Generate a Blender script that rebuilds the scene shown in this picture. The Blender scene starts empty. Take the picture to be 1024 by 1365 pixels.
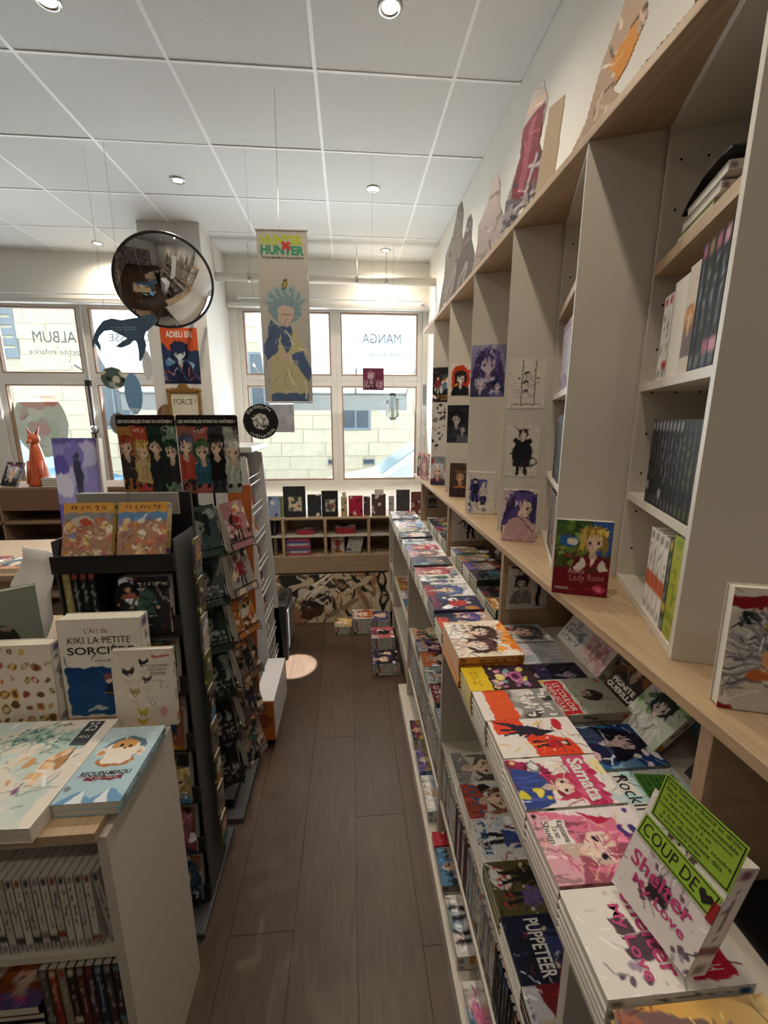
import bpy, bmesh, math, random
import numpy as np
from mathutils import Matrix, Vector
from math import radians, sin, cos, pi

S = bpy.context.scene
COL = S.collection
# ------------------------------------------------------------------ camera
cd = bpy.data.cameras.new('camera'); cam = bpy.data.objects.new('camera', cd); COL.objects.link(cam)
cd.sensor_fit = 'HORIZONTAL'; cd.sensor_width = 36; cd.lens = 36*566/1024; cd.clip_start = .02; cd.clip_end = 200
cam.location = (0, 0, 1.5); cam.rotation_euler = (radians(90-12.212), 0, radians(-4.64))
S.camera = cam
S.view_settings.view_transform = 'Standard'; S.view_settings.look = 'None'
S.view_settings.gamma = 1; S.view_settings.use_curve_mapping = False
S.view_settings.exposure = 0.0
# ------------------------------------------------------------------ sky and sun
W = bpy.data.worlds.new('sky'); S.world = W; W.use_nodes = True
nt = W.node_tree; bg = nt.nodes['Background']
sk = nt.nodes.new('ShaderNodeTexSky'); sk.sky_type = 'NISHITA'; sk.sun_disc = False
sk.sun_elevation = radians(48); sk.sun_rotation = radians(10)
hz = nt.nodes.new('ShaderNodeHueSaturation'); hz.inputs['Saturation'].default_value = .35; nt.links.new(sk.outputs[0], hz.inputs['Color'])
nt.links.new(hz.outputs[0], bg.inputs[0]); bg.inputs[1].default_value = .9
sl = bpy.data.lights.new('sun', 'SUN'); sl.energy = 4.5; sl.angle = .01; sl.color = (1, .95, .87)
so = bpy.data.objects.new('sun', sl); COL.objects.link(so)
so.rotation_euler = Vector((-.35, -1.0, -1.7)).to_track_quat('-Z', 'Y').to_euler(); so.location = (2, 16, 14)
# daylight entering by the glazing (one soft area per window bay, just outside the glass)
def area(name, loc, size, e, col, rot):
    l = bpy.data.lights.new(name, 'AREA'); l.shape = 'RECTANGLE'; l.size, l.size_y = size; l.energy = e; l.color = col
    o = bpy.data.objects.new(name, l); COL.objects.link(o); o.location = loc; o.rotation_euler = rot; return o
area('daylight_right_window', (-.15, 4.93, 1.85), (1.8, 1.5), 55, (.93, .97, 1), (radians(-112), 0, 0))
area('daylight_left_window', (-2.75, 4.93, 1.85), (1.9, 1.5), 60, (.93, .97, 1), (radians(-112), 0, 0))
H_CEIL = 3.095
LAMPS = [(.19, 2.05), (-1.13, 3.4), (.2, 3.4), (-2.28, 4.55), (.38, 4.5), (-1.14, 2.13), (.19, .7), (-1.14, .75), (.19, -.8), (-1.14, -.8), (-2.4, 2.1), (-2.4, .75)]

# ------------------------------------------------------------------ materials
def srgb(c):
    c = np.asarray(c, float)
    return np.where(c <= .04045, c/12.92, ((c+.055)/1.055)**2.4)
def hexc(h):
    h = h.lstrip('#'); return tuple(int(h[i:i+2], 16)/255 for i in (0, 2, 4))
MATS = {}
def mat(name, col, rough=.5, metal=0, **kw):
    if name in MATS: return MATS[name]
    m = bpy.data.materials.new(name); m.use_nodes = True; b = m.node_tree.nodes['Principled BSDF']
    c = srgb(hexc(col) if isinstance(col, str) else col)
    b.inputs['Base Color'].default_value = (*c, 1); b.inputs['Roughness'].default_value = rough; b.inputs['Metallic'].default_value = metal
    n = m.node_tree.nodes; l = m.node_tree.links
    if kw.get('noise'):
        sc, amt = kw['noise']; stretch = kw.get('stretch', (1, 1, 1))
        tc = n.new('ShaderNodeTexCoord'); mp = n.new('ShaderNodeMapping'); mp.inputs['Scale'].default_value = stretch
        nz = n.new('ShaderNodeTexNoise'); nz.inputs['Scale'].default_value = sc; nz.inputs['Detail'].default_value = 5
        r = n.new('ShaderNodeValToRGB'); r.color_ramp.elements[0].position = .3; r.color_ramp.elements[1].position = .7
        r.color_ramp.elements[0].color = (*(c*(1-amt)), 1); r.color_ramp.elements[1].color = (*np.minimum(c*(1+amt), 1), 1)
        l.new(tc.outputs['Object'], mp.inputs[0]); l.new(mp.outputs[0], nz.inputs['Vector']); l.new(nz.outputs[0], r.inputs[0]); l.new(r.outputs[0], b.inputs['Base Color'])
        if kw.get('bump'):
            bp = n.new('ShaderNodeBump'); bp.inputs['Strength'].default_value = kw['bump']; bp.inputs['Distance'].default_value = .002
            l.new(nz.outputs[0], bp.inputs['Height']); l.new(bp.outputs[0], b.inputs['Normal'])
    if kw.get('emit'):
        b.inputs['Emission Color'].default_value = (*c, 1); b.inputs['Emission Strength'].default_value = kw['emit']
    if kw.get('coat'): b.inputs['Coat Weight'].default_value = kw['coat']
    MATS[name] = m; return m
def glassy(name, tint, gloss=.08, trans=1.0):
    if name in MATS: return MATS[name]
    m = bpy.data.materials.new(name); m.use_nodes = True; n = m.node_tree.nodes; l = m.node_tree.links
    n.remove(n['Principled BSDF']); out = n['Material Output']
    t = n.new('ShaderNodeBsdfTransparent'); t.inputs[0].default_value = (*srgb(tint), 1)
    g = n.new('ShaderNodeBsdfGlossy'); g.inputs['Roughness'].default_value = .02
    f = n.new('ShaderNodeFresnel'); f.inputs[0].default_value = 1.45
    mx = n.new('ShaderNodeMixShader'); l.new(f.outputs[0], mx.inputs[0]); l.new(t.outputs[0], mx.inputs[1]); l.new(g.outputs[0], mx.inputs[2])
    if trans < 1:
        d = n.new('ShaderNodeBsdfTranslucent'); d.inputs[0].default_value = (*srgb(tint), 1)
        m2 = n.new('ShaderNodeMixShader'); m2.inputs[0].default_value = 1-trans
        l.new(mx.outputs[0], m2.inputs[1]); l.new(d.outputs[0], m2.inputs[2]); l.new(m2.outputs[0], out.inputs[0])
    else: l.new(mx.outputs[0], out.inputs[0])
    MATS[name] = m; return m
def printed(name, rough=.35, translucent=0, coat=0):
    m = bpy.data.materials.new(name); m.use_nodes = True; n = m.node_tree.nodes; l = m.node_tree.links; b = n['Principled BSDF']
    a = n.new('ShaderNodeAttribute'); a.attribute_name = 'Col'; l.new(a.outputs['Color'], b.inputs['Base Color']); b.inputs['Roughness'].default_value = rough
    b.inputs['Coat Weight'].default_value = coat; b.inputs['Specular IOR Level'].default_value = .5 if coat > .2 else .14
    if translucent:
        t = n.new('ShaderNodeBsdfTranslucent'); l.new(a.outputs['Color'], t.inputs[0]); mx = n.new('ShaderNodeMixShader'); mx.inputs[0].default_value = translucent
        l.new(b.outputs[0], mx.inputs[1]); l.new(t.outputs[0], mx.inputs[2]); l.new(mx.outputs[0], n['Material Output'].inputs[0])
    MATS[name] = m; return m
PRINT = printed('printed_cover', .5, coat=0); PAPERPRINT = printed('printed_paper', .7); CLOTHPRINT = printed('printed_banner', .8, .3)
FOIL = printed('foil_print', .18, coat=.7); STICKER = printed('window_sticker_print', .5, .85)
OAK = mat('oak_laminate', '#b79c7c', .5, noise=(9, .13), stretch=(9, .7, 9), bump=.1)
OAKX = mat('oak_laminate_cross', '#a68d72', .5, noise=(9, .12), stretch=(.8, 9, 9), bump=.1)
WHITE = mat('white_melamine', '#d2cabd', .42, noise=(3, .02))
WALL = mat('white_plaster', '#e6e4dc', .85, noise=(4, .02), bump=.1)
PILLAR = mat('pillar_plaster', '#cfcdc8', .85, noise=(4, .02))
TILE = mat('ceiling_tile', '#d0d2d1', .9, noise=(60, .02), bump=.15)
GRID = mat('ceiling_grid', '#e6e7e6', .5, noise=(5, .01))
PAPER = mat('page_paper', '#d9d3c4', .9, noise=(3, .10), stretch=(1, 1, 400))
BLACK = mat('black_card', '#17171a', .45, noise=(4, .15))
DGREY = mat('dark_grey_card', '#4c4d50', .5, noise=(4, .06))
BLKMET = mat('black_wire', '#101012', .35, .5, noise=(9, .05))
WIREW = mat('white_wire', '#d8dcdd', .35, .1, noise=(9, .02))
ORANGE = mat('orange_card', '#b5622b', .55, noise=(6, .08))
METAL = mat('brushed_metal', '#b8b8b8', .3, 1, noise=(6, .03))
FRAME = mat('window_paint', '#d0cdc7', .5, noise=(3, .03))
FRAMEW = mat('window_edge_wood', '#9a7b66', .6, noise=(8, .1))
GLASS = glassy('window_glass', (.96, .98, .98))
DARK = mat('dark_recess', '#0c0b0b', .8, noise=(3, .1))
CARD = mat('kraft_card', '#8f755c', .8, noise=(7, .06))
CLEAR = glassy('clear_plastic', (.93, .95, .95))
INK = mat('black_ink', '#1b1818', .6, noise=(5, .02)); WINK = mat('white_ink', '#e4e0d8', .6, noise=(5, .02))

# ------------------------------------------------------------------ object helpers
def tag(o, label=None, cat=None, group=None, kind=None):
    if label: o['label'] = label
    if cat: o['category'] = cat
    if group: o['group'] = group
    if kind: o['kind'] = kind
    return o
def link(name, me, m=None, parent=None, loc=None):
    o = bpy.data.objects.new(name, me); COL.objects.link(o)
    if m is not None and me is not None and not me.materials: me.materials.append(m)
    if parent: o.parent = parent
    if loc: o.location = loc
    return o
def empty(name, label, cat, loc=(0, 0, 0), rz=0, group=None, M=None):
    o = bpy.data.objects.new(name, None); COL.objects.link(o); o.empty_display_size = .05
    if M is not None: o.matrix_world = M
    else: o.location = loc; o.rotation_euler = (0, 0, rz)
    return tag(o, label, cat, group)
class MB:
    def __init__(s): s.v = []; s.f = []
    def box(s, a, b, M=None):
        x0, y0, z0 = a; x1, y1, z1 = b; k = len(s.v)
        P = [(x0, y0, z0), (x1, y0, z0), (x1, y1, z0), (x0, y1, z0), (x0, y0, z1), (x1, y0, z1), (x1, y1, z1), (x0, y1, z1)]
        if M is not None: P = [tuple(M @ Vector(p)) for p in P]
        s.v += P; s.f += [tuple(k+i for i in q) for q in ((0, 3, 2, 1), (4, 5, 6, 7), (0, 1, 5, 4), (1, 2, 6, 5), (2, 3, 7, 6), (3, 0, 4, 7))]; return s
    def tube(s, p, q, r, n=8, r2=None):
        p = Vector(p); q = Vector(q); d = (q-p).normalized(); a = d.orthogonal().normalized(); b = d.cross(a); k = len(s.v); r2 = r if r2 is None else r2
        for c, rr in ((p, r), (q, r2)):
            for i in range(n):
                t = 2*pi*i/n; s.v.append(tuple(c+(a*cos(t)+b*sin(t))*rr))
        for i in range(n):
            j = (i+1) % n; s.f.append((k+i, k+j, k+n+j, k+n+i))
        s.f.append(tuple(k+n-1-i for i in range(n))); s.f.append(tuple(k+n+i for i in range(n))); return s
    def lathe(s, prof, c=(0, 0, 0), n=24, M=None):
        k = len(s.v)
        for r, z in prof:
            for i in range(n):
                t = 2*pi*i/n; P = Vector((c[0]+r*cos(t), c[1]+r*sin(t), c[2]+z))
                s.v.append(tuple(M @ P if M is not None else P))
        for a in range(len(prof)-1):
            for i in range(n):
                j = (i+1) % n; s.f.append((k+a*n+i, k+a*n+j, k+(a+1)*n+j, k+(a+1)*n+i))
        return s
    def prism(s, pts, z0, z1, M=None):   # outline in xy extruded in z
        k = len(s.v); n = len(pts)
        for z in (z0, z1):
            for x, y in pts:
                P = Vector((x, y, z)); s.v.append(tuple(M @ P if M is not None else P))
        s.f.append(tuple(k+n-1-i for i in range(n))); s.f.append(tuple(k+n+i for i in range(n)))
        for i in range(n):
            j = (i+1) % n; s.f.append((k+i, k+j, k+n+j, k+n+i))
        return s
    def mesh(s, name='m', smooth=False):
        me = bpy.data.meshes.new(name); me.from_pydata([tuple(p) for p in s.v], [], s.f); me.update()
        if smooth: me.polygons.foreach_set('use_smooth', [True]*len(me.polygons))
        return me
    def build(s, name, m, parent=None, smooth=False, bevel=0, loc=None):
        o = link(name, s.mesh(name, smooth), m, parent, loc)
        if bevel:
            b = o.modifiers.new('bevel', 'BEVEL'); b.width = bevel; b.segments = 2; b.limit_method = 'ANGLE'
        return o
def bx(a, b): return MB().box(a, b)
def FR(O, X, Y):
    X = Vector(X).normalized(); Y = Vector(Y); Y = (Y - X*Y.dot(X)).normalized(); Z = X.cross(Y)
    return Matrix(((X[0], Y[0], Z[0], O[0]), (X[1], Y[1], Z[1], O[1]), (X[2], Y[2], Z[2], O[2]), (0, 0, 0, 1)))
def struct(o): o['kind'] = 'structure'; return o

# ------------------------------------------------------------------ little raster painter for flat print
class Art:
    def __init__(s, nx, ny, w, h, base='#ffffff', seed=0):
        s.nx, s.ny, s.asp = nx, ny, h/w; k = 2; s.k = k
        gx, gy = np.meshgrid((np.arange(nx*k)+.5)/(nx*k), (np.arange(ny*k)+.5)/(ny*k)*s.asp)
        s.X, s.Y = gx, gy; s.a = np.ones((ny*k, nx*k, 3))*np.array(hexc(base)); s.m = np.ones((ny*k, nx*k), bool); s.r = random.Random(seed)
    def put(s, mask, c): s.a[mask] = hexc(c)
    def rect(s, x0, y0, x1, y1, c): s.put((s.X >= x0) & (s.X <= x1) & (s.Y >= y0*s.asp) & (s.Y <= y1*s.asp), c)
    def grad(s, c0, c1, y0=0, y1=1):
        t = np.clip((s.Y/s.asp-y0)/(y1-y0), 0, 1)[..., None]; sel = (s.Y/s.asp >= y0) & (s.Y/s.asp <= y1)
        g = np.array(hexc(c0))*(1-t)+np.array(hexc(c1))*t; s.a[sel] = g[sel]
    def em(s, cx, cy, rx, ry, rot=0):
        dx, dy = s.X-cx, s.Y-cy*s.asp; c, q = cos(rot), sin(rot); return ((dx*c+dy*q)/rx)**2+((-dx*q+dy*c)/ry)**2 < 1
    def ell(s, cx, cy, rx, ry, c, rot=0): s.put(s.em(cx, cy, rx, ry, rot), c)
    def pm(s, pts):
        ins = np.zeros(s.X.shape, bool); n = len(pts)
        for i in range(n):
            x1, y1 = pts[i]; x2, y2 = pts[(i+1) % n]; y1 *= s.asp; y2 *= s.asp
            if y1 == y2: continue
            ins ^= ((s.Y < y1) != (s.Y < y2)) & (s.X < (x2-x1)*(s.Y-y1)/(y2-y1)+x1)
        return ins
    def poly(s, pts, c): s.put(s.pm(pts), c)
    def line(s, x0, y0, x1, y1, w, c):
        y0 *= s.asp; y1 *= s.asp; dx, dy = x1-x0, y1-y0; L = dx*dx+dy*dy+1e-9
        t = np.clip(((s.X-x0)*dx+(s.Y-y0)*dy)/L, 0, 1); s.put((s.X-x0-t*dx)**2+(s.Y-y0-t*dy)**2 < w*w/4, c)
    def marks(s, x0, y0, x1, y1, c, rows=2, n=8):
        for r in range(rows):
            ya = y0+(y1-y0)*(r+.15)/rows; yb = y0+(y1-y0)*(r+.8)/rows
            for i in range(n):
                xa = x0+(x1-x0)*(i+.12)/n; xb = x0+(x1-x0)*(i+.85)/n; q = s.r.random()
                if q < .35: s.rect(xa, ya, xa+(xb-xa)*.4, yb, c)
                if .2 < q < .8: s.rect(xa, yb-(yb-ya)*.3, xb, yb, c)
                if q > .5: s.rect(xa+(xb-xa)*.6, ya, xb, yb, c)
    def blobs(s, n, cols, r0=.02, r1=.1, box=(0, 0, 1, 1)):
        for i in range(n):
            s.ell(s.r.uniform(box[0], box[2]), s.r.uniform(box[1], box[3]), s.r.uniform(r0, r1), s.r.uniform(r0, r1), s.r.choice(cols), s.r.uniform(0, 3))
    def strokes(s, n, cols, w=.015, L=.2, box=(0, 0, 1, 1)):
        for i in range(n):
            x, y = s.r.uniform(box[0], box[2]), s.r.uniform(box[1], box[3]); a = s.r.uniform(0, 6.3); q = s.r.uniform(.3, 1)*L
            s.line(x, y, x+q*cos(a), y+q*sin(a)/s.asp, w*s.r.uniform(.5, 1.4), s.r.choice(cols))
    def bust(s, cx, cy, z, hair, skin='#e8c8b0', cloth='#333344', lng=False, dark='#2a2226', shade=None):
        A = s.asp; Y = lambda v: cy+v*z/A; R = s.r.uniform; q0 = s.r.choice((-1, 1))
        mul = lambda c, k: '#%02x%02x%02x' % tuple(int(min(1, v*k)*255) for v in hexc(c))
        h2, h3, sk2, c2 = mul(hair, .72), mul(hair, 1.22), mul(skin, .86), mul(cloth, .75)
        if lng:
            for i in range(9): x = cx+(-.42+.105*i)*z; s.poly([(cx+(x-cx)*.7-.06*z, Y(.15)), (x-.08*z, Y(-.5)), (x+R(-.15, .15)*z, Y(R(-1.0, -.7))), (x+.08*z, Y(-.4)), (cx+(x-cx)*.7+.06*z, Y(.15))], s.r.choice((h2, hair, h2)))
        s.ell(cx, Y(.08), .33*z, .35*z, h2)
        for i in range(11): t = i/10*pi; x, y = cx+.3*z*cos(t), .08+.3*sin(t); s.poly([(x-.05*z, Y(y)), (x+.05*z, Y(y)), (cx+(x-cx)*1.5+R(-.06, .06)*z, Y(.05+(y-.05)*1.35))], s.r.choice((hair, h2)))
        s.poly([(cx-.55*z, Y(-1.1)), (cx-.44*z, Y(-.46)), (cx-.1*z, Y(-.32)), (cx+.1*z, Y(-.32)), (cx+.42*z, Y(-.44)), (cx+.55*z, Y(-1.1))], cloth)
        for i in range(7): x = cx+R(-.4, .4)*z; s.line(x, Y(R(-.5, -.4)), x+R(-.12, .12)*z, Y(-1), .03*z, s.r.choice((c2, c2, mul(cloth, 1.3))))
        s.poly([(cx-.09*z, Y(-.42)), (cx-.07*z, Y(-.15)), (cx+.07*z, Y(-.15)), (cx+.09*z, Y(-.42)), (cx, Y(-.55))], sk2)
        s.poly([(cx-.21*z, Y(.12)), (cx-.2*z, Y(-.08)), (cx-.03*z*q0, Y(-.3)), (cx+.2*z, Y(-.08)), (cx+.21*z, Y(.12)), (cx, Y(.22))], skin)
        s.poly([(cx-.2*z*q0, Y(.1)), (cx-.2*z*q0, Y(-.08)), (cx-.04*z*q0, Y(-.28)), (cx-.12*z*q0, Y(-.05))], sk2)
        for q in (-1, 1):
            s.ell(cx+q*.1*z, Y(-.03), .032*z, .034*z, dark); s.line(cx+q*.06*z, Y(.005), cx+q*.145*z, Y(.0), .014*z, dark); s.line(cx+q*.05*z, Y(.05), cx+q*.15*z, Y(.06), .009*z, h2)
        s.line(cx-.01*z*q0, Y(-.1), cx-.02*z*q0, Y(-.12), .009*z, sk2); s.line(cx-.02*z, Y(-.18), cx+.02*z, Y(-.18), .009*z, '#a05050')
        for i in range(11):
            x = cx+(-.3+.06*i)*z; s.poly([(x-.05*z, Y(.34)), (x+.05*z, Y(.33)), (x+R(-.06, .02)*z*q0, Y(R(-.02, .12)))], s.r.choice((hair, hair, h2, h3)))
        for q in (-1, 1):
            for i in range(3): s.poly([(cx+q*.18*z, Y(.33)), (cx+q*(.28+.03*i)*z, Y(.12)), (cx+q*R(.2, .36)*z, Y(R(-.4, -.15))), (cx+q*.19*z, Y(.02))], s.r.choice((hair, h2)))
        for i in range(6): t = R(.5, 2.6); s.line(cx+.12*z*cos(t), Y(.2+.12*sin(t)), cx+.3*z*cos(t), Y(.08+.28*sin(t)), .012*z, h3)
    def full(s, cx, cy, z, hair, skin='#e8c8b0', cloth='#333344', legs='#222228'):
        A = s.asp; Y = lambda v: cy+v*z/A
        for q in (-1, 1):
            s.line(cx+q*.04*z, Y(-.05), cx+q*.09*z, Y(-.48), .07*z, legs); s.line(cx+q*.1*z, Y(.22), cx+q*.2*z, Y(-.02), .05*z, cloth); s.ell(cx+q*.21*z, Y(-.04), .03*z, .03*z, skin)
        s.poly([(cx-.12*z, Y(.25)), (cx+.12*z, Y(.25)), (cx+.1*z, Y(.05)), (cx+.16*z, Y(-.14)), (cx-.16*z, Y(-.14)), (cx-.1*z, Y(.05))], cloth)
        s.ell(cx, Y(.37), .1*z, .11*z, hair); s.ell(cx, Y(.34), .065*z, .08*z, skin)
        for i in range(5):
            x = cx+(-.08+.04*i)*z; s.poly([(x-.03*z, Y(.47)), (x+.03*z, Y(.47)), (x, Y(.36))], hair)
    def out(s, det=1):
        k = s.k; H, W = s.a.shape[:2]
        if det:
            yy, xx = np.mgrid[0:H, 0:W]; u, v = xx/W*9, yy/W*9; p = s.r.random()*6
            dx = (np.sin(v*2.1+p+np.sin(u*1.7))+.6*np.sin(v*5.3+u*3.1+p))*W*.011; dy = (np.sin(u*2.3+p*2+np.sin(v*1.9))+.6*np.sin(u*4.9-v*3.7))*W*.011
            s.a = s.a[np.clip((yy+dy).round().astype(int), 0, H-1), np.clip((xx+dx).round().astype(int), 0, W-1)]
            for i in range(int(34*det)):
                x, y = s.r.random(), s.r.random(); c = s.a[min(H-1, int(y*H)), min(W-1, int(x*W))]*s.r.choice((.6, .75, 1.2, 1.35)); t = s.r.uniform(0, 6.3); L = s.r.uniform(.05, .2)
                s.line(x, y, x+L*cos(t), y+L*sin(t)/s.asp, s.r.uniform(.006, .016), '#%02x%02x%02x' % tuple(int(min(1, q)*255) for q in c))
        a = s.a.reshape(s.ny, k, s.nx, k, 3).mean((1, 3)); return a
HAIRS = ['#2b2430', '#d9c27a', '#8a4a3a', '#e3dfe6', '#5a4a8a', '#d88aa0', '#3d5a7a', '#b86030', '#46654e', '#1c1c22']
CLOTHS = ['#2c2f45', '#8c2f35', '#3f5f55', '#ddd6cc', '#6a5a8c', '#b9823c', '#272327', '#527da0']
BGS = ['#e9e3da', '#ddd4cf', '#c9d3d8', '#cfae9a', '#3a3640', '#2c3a44', '#8fa2ad', '#d6b8c0', '#a5464a', '#e2c98a', '#6d7a68', '#ece8e4']
def rand_cover(seed, nx=30, ny=45, w=.115, h=.18, bgc=None, hair=None, cloth=None, title=None, dark=None):
    r = random.Random(seed); b = bgc or r.choice(BGS); a = Art(nx, ny, w, h, b, seed)
    a.blobs(7, [b, r.choice(BGS), r.choice(CLOTHS), '#ffffff'], .05, .28); a.strokes(7, ['#ffffff', r.choice(CLOTHS), '#26222a'], .02, .5)
    tc = title or r.choice(['#c23a3a', '#23212b', '#ffffff', '#e0a030', '#35608c', '#b04080'])
    t = r.random(); hr = hair or r.choice(HAIRS); cl = cloth or r.choice(CLOTHS)
    if t < .45: a.bust(r.uniform(.42, .58), r.uniform(.5, .58), r.uniform(1.0, 1.35), hr, cloth=cl, lng=r.random() < .5)
    elif t < .7:
        a.bust(.33, .6, .85, r.choice(HAIRS), cloth=r.choice(CLOTHS)); a.bust(.68, .45, .9, hr, cloth=cl, lng=True)
    elif t < .88: a.full(.5, .5, 1.25, hr, cloth=cl); a.strokes(6, [hr, cl], .03, .35)
    else: a.full(.32, .5, 1.05, hr, cloth=cl); a.full(.7, .45, .95, r.choice(HAIRS), cloth=r.choice(CLOTHS))
    y = r.choice([.78, .06, .1]); a.marks(.08, y, .92, y+.15, tc, r.choice([1, 2]), r.choice([5, 7])); a.marks(.1, .02, .4, .05, '#26222a', 1, 6); a.strokes(26, [hr, cl, '#ffffff', '#26222a', r.choice(BGS)], .014, .16)
    return a.out()
def spine_cols(seed, base, accent=None, ns=24, dark='#2a262a', mid=None):
    r = random.Random(seed); B = np.array(hexc(base)); c = np.ones((ns, 7, 3))*B
    ac = accent or r.choice(['#b33a3a', '#35608c', '#46654e', '#c98a3a', '#6a5a8c', '#2a262a']); D = np.array(hexc(dark))
    for i in range(ns):
        if ns*.3 < i < ns*.8 and r.random() < .7: c[i, 3 if r.random() < .6 else r.choice(([2, 3], [3, 4])), :] = .65*D+.35*B
    if mid or r.random() < .5: k = int(ns*(.36 if mid else r.uniform(.1, .25))); c[k:k+(4 if mid else 2), 1:6] = hexc(mid or ac)
    c[ns-3:ns-1, 2:5] = hexc(ac); c[1:3, 2:5] = .5*D+.5*B
    c[:, 0] = B*.45; c[:, 6] = B*.8  # edges darkened in the colour, painting the shaded gaps between volumes
    return c
def colattr(me, cols):
    at = me.color_attributes.new('Col', 'FLOAT_COLOR', 'POINT'); n = len(me.vertices)
    c = np.ones((n, 4)); c[:, :3] = srgb(cols); at.data.foreach_set('color', c.ravel())
def grid(nx, ny, P, colors, V, Fc, C, flip=False):
    k = len(V)
    for j in range(ny):
        for i in range(nx): V.append(P(i/(nx-1), j/(ny-1)))
    C.append(np.asarray(colors).reshape(-1, 3))
    for j in range(ny-1):
        for i in range(nx-1):
            q = (k+j*nx+i, k+j*nx+i+1, k+(j+1)*nx+i+1, k+(j+1)*nx+i); Fc.append(q[::-1] if flip else q)
def slab(a, b, col, V, Fc, C):
    m = MB().box(a, b); k = len(V); V += m.v; Fc += [tuple(k+i for i in f) for f in m.f]; C.append(np.ones((8, 3))*np.array(hexc(col)))
def book_mesh(w, h, t, art=None, base='#e8e4dc', spine=None, side='R'):
    V, Fc, C = [], [], []; e = .0009
    slab((0, 0, 0), (w, h, e), base, V, Fc, C); slab((0, 0, t-e), (w, h, t-.0002), base, V, Fc, C)
    if side == 'R': slab((w-e, 0, e), (w-.0002, h, t-e), base, V, Fc, C)
    else: slab((.0002, 0, e), (e, h, t-e), base, V, Fc, C)
    if art is None: art = np.ones((2, 2, 3))*np.array(hexc(base))
    ny, nx = art.shape[:2]; grid(nx, ny, lambda u, v: (u*w, v*h, t), art, V, Fc, C)
    if spine is None: spine = np.ones((2, 2, 3))*np.array(hexc(base))
    ns, nc = spine.shape[:2]
    cp = [0, .07, .36, .5, .64, .93, 1] if nc == 7 else [i/(nc-1) for i in range(nc)]; f = lambda u: cp[round(u*(nc-1))]
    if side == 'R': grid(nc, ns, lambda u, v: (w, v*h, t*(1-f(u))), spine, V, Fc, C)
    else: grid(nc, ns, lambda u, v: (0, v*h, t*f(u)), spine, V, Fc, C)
    me = bpy.data.meshes.new('cover'); me.from_pydata(V, [], Fc); me.update(); colattr(me, np.concatenate(C)); return me
PAGES = {}
def page_mesh(w, h, t, side):
    k = (round(w, 4), round(h, 4), round(t, 4), side)
    if k not in PAGES:
        a = .002; PAGES[k] = bx((a if side == 'R' else .001, a, .0009), (w-.001 if side == 'R' else w-a, h-a, t-.0009)).mesh('page_block')
    return PAGES[k]
def book(name, label, group, M, w=.115, h=.18, t=.015, art=None, base='#e8e4dc', spine=None, side='R', me=None, m=None, pages=True, cat='book'):
    me = me or book_mesh(w, h, t, art, base, spine, side)
    o = link(name, me, m or PRINT); o.matrix_world = M; tag(o, label, cat, group)
    if pages: link('page_block', page_mesh(w, h, t, side), PAPER, o)
    return o
def art_sheet(name, M, w, h, art, m=None, t=.0015, parent=None, mask=None):
    V, Fc, C = [], [], []; ny, nx = art.shape[:2]
    if mask is None:
        slab((0, 0, 0), (w, h, t-.0003), '#d8d4cc', V, Fc, C); grid(nx, ny, lambda u, v: (u*w, v*h, t), art, V, Fc, C)
        me = bpy.data.meshes.new(name); me.from_pydata(V, [], Fc)
    else:
        grid(nx, ny, lambda u, v: (u*w, v*h, 0), art, V, Fc, C); fl = []
        for j in range(ny-1):
            for i in range(nx-1): fl.append(mask[j, i] and mask[j+1, i+1] and mask[j, i+1] and mask[j+1, i])
        Fc = [f for f, q in zip(Fc, fl) if q]; me = bpy.data.meshes.new(name); me.from_pydata(V, [], Fc)
    me.update(); colattr(me, np.concatenate(C))
    if mask is not None:
        b = bmesh.new(); b.from_mesh(me); bmesh.ops.delete(b, geom=[v for v in b.verts if not v.link_faces], context='VERTS'); b.to_mesh(me); b.free()
    o = link(name, me, m or PAPERPRINT, parent)
    if mask is not None:
        sd = o.modifiers.new('card', 'SOLIDIFY'); sd.thickness = t; sd.offset = -1
    if M is not None: o.matrix_world = M
    return o
def text(parent, body, w, h, cx, cy, z, m, rot=0, name='lettering', flip=False, bold=0, M=None):
    cu = bpy.data.curves.new('t', 'FONT'); cu.body = body; cu.size = 1; cu.resolution_u = 3; cu.offset = bold; cu.align_x = 'CENTER'
    ob = bpy.data.objects.new('t', cu); me = bpy.data.meshes.new_from_object(ob); bpy.data.objects.remove(ob); bpy.data.curves.remove(cu)
    n = len(me.vertices); co = np.empty(n*3); me.vertices.foreach_get('co', co); co = co.reshape(-1, 3)
    lo, hi = co.min(0), co.max(0); s = (w/(hi[0]-lo[0]), h/(hi[1]-lo[1]))
    x = (co[:, 0]-(lo[0]+hi[0])/2)*s[0]*(-1 if flip else 1); y = (co[:, 1]-(lo[1]+hi[1])/2)*s[1]
    co[:, 0] = cx+x*cos(rot)-y*sin(rot); co[:, 1] = cy+x*sin(rot)+y*cos(rot); co[:, 2] = z
    me.vertices.foreach_set('co', co.ravel()); me.update(); me.materials.clear()
    o = link(name, me, m, parent)
    if M is not None: o.matrix_world = M
    return o
ORD = ['first', 'second', 'third', 'fourth', 'fifth', 'sixth', 'seventh', 'eighth', 'ninth', 'tenth', 'eleventh', 'twelfth', 'thirteenth', 'fourteenth', 'fifteenth', 'sixteenth', 'seventeenth', 'eighteenth', 'nineteenth', 'twentieth']
ORD += ['twenty-'+o for o in ORD[:9]] + ['thirtieth'] + ['thirty-'+o for o in ORD[:9]] + ['fortieth'] + ['forty-'+o for o in ORD[:9]] + ['fiftieth'] + ['fifty-'+o for o in ORD[:9]] + ['sixtieth'] + ['sixty-'+o for o in ORD[:9]]
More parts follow.
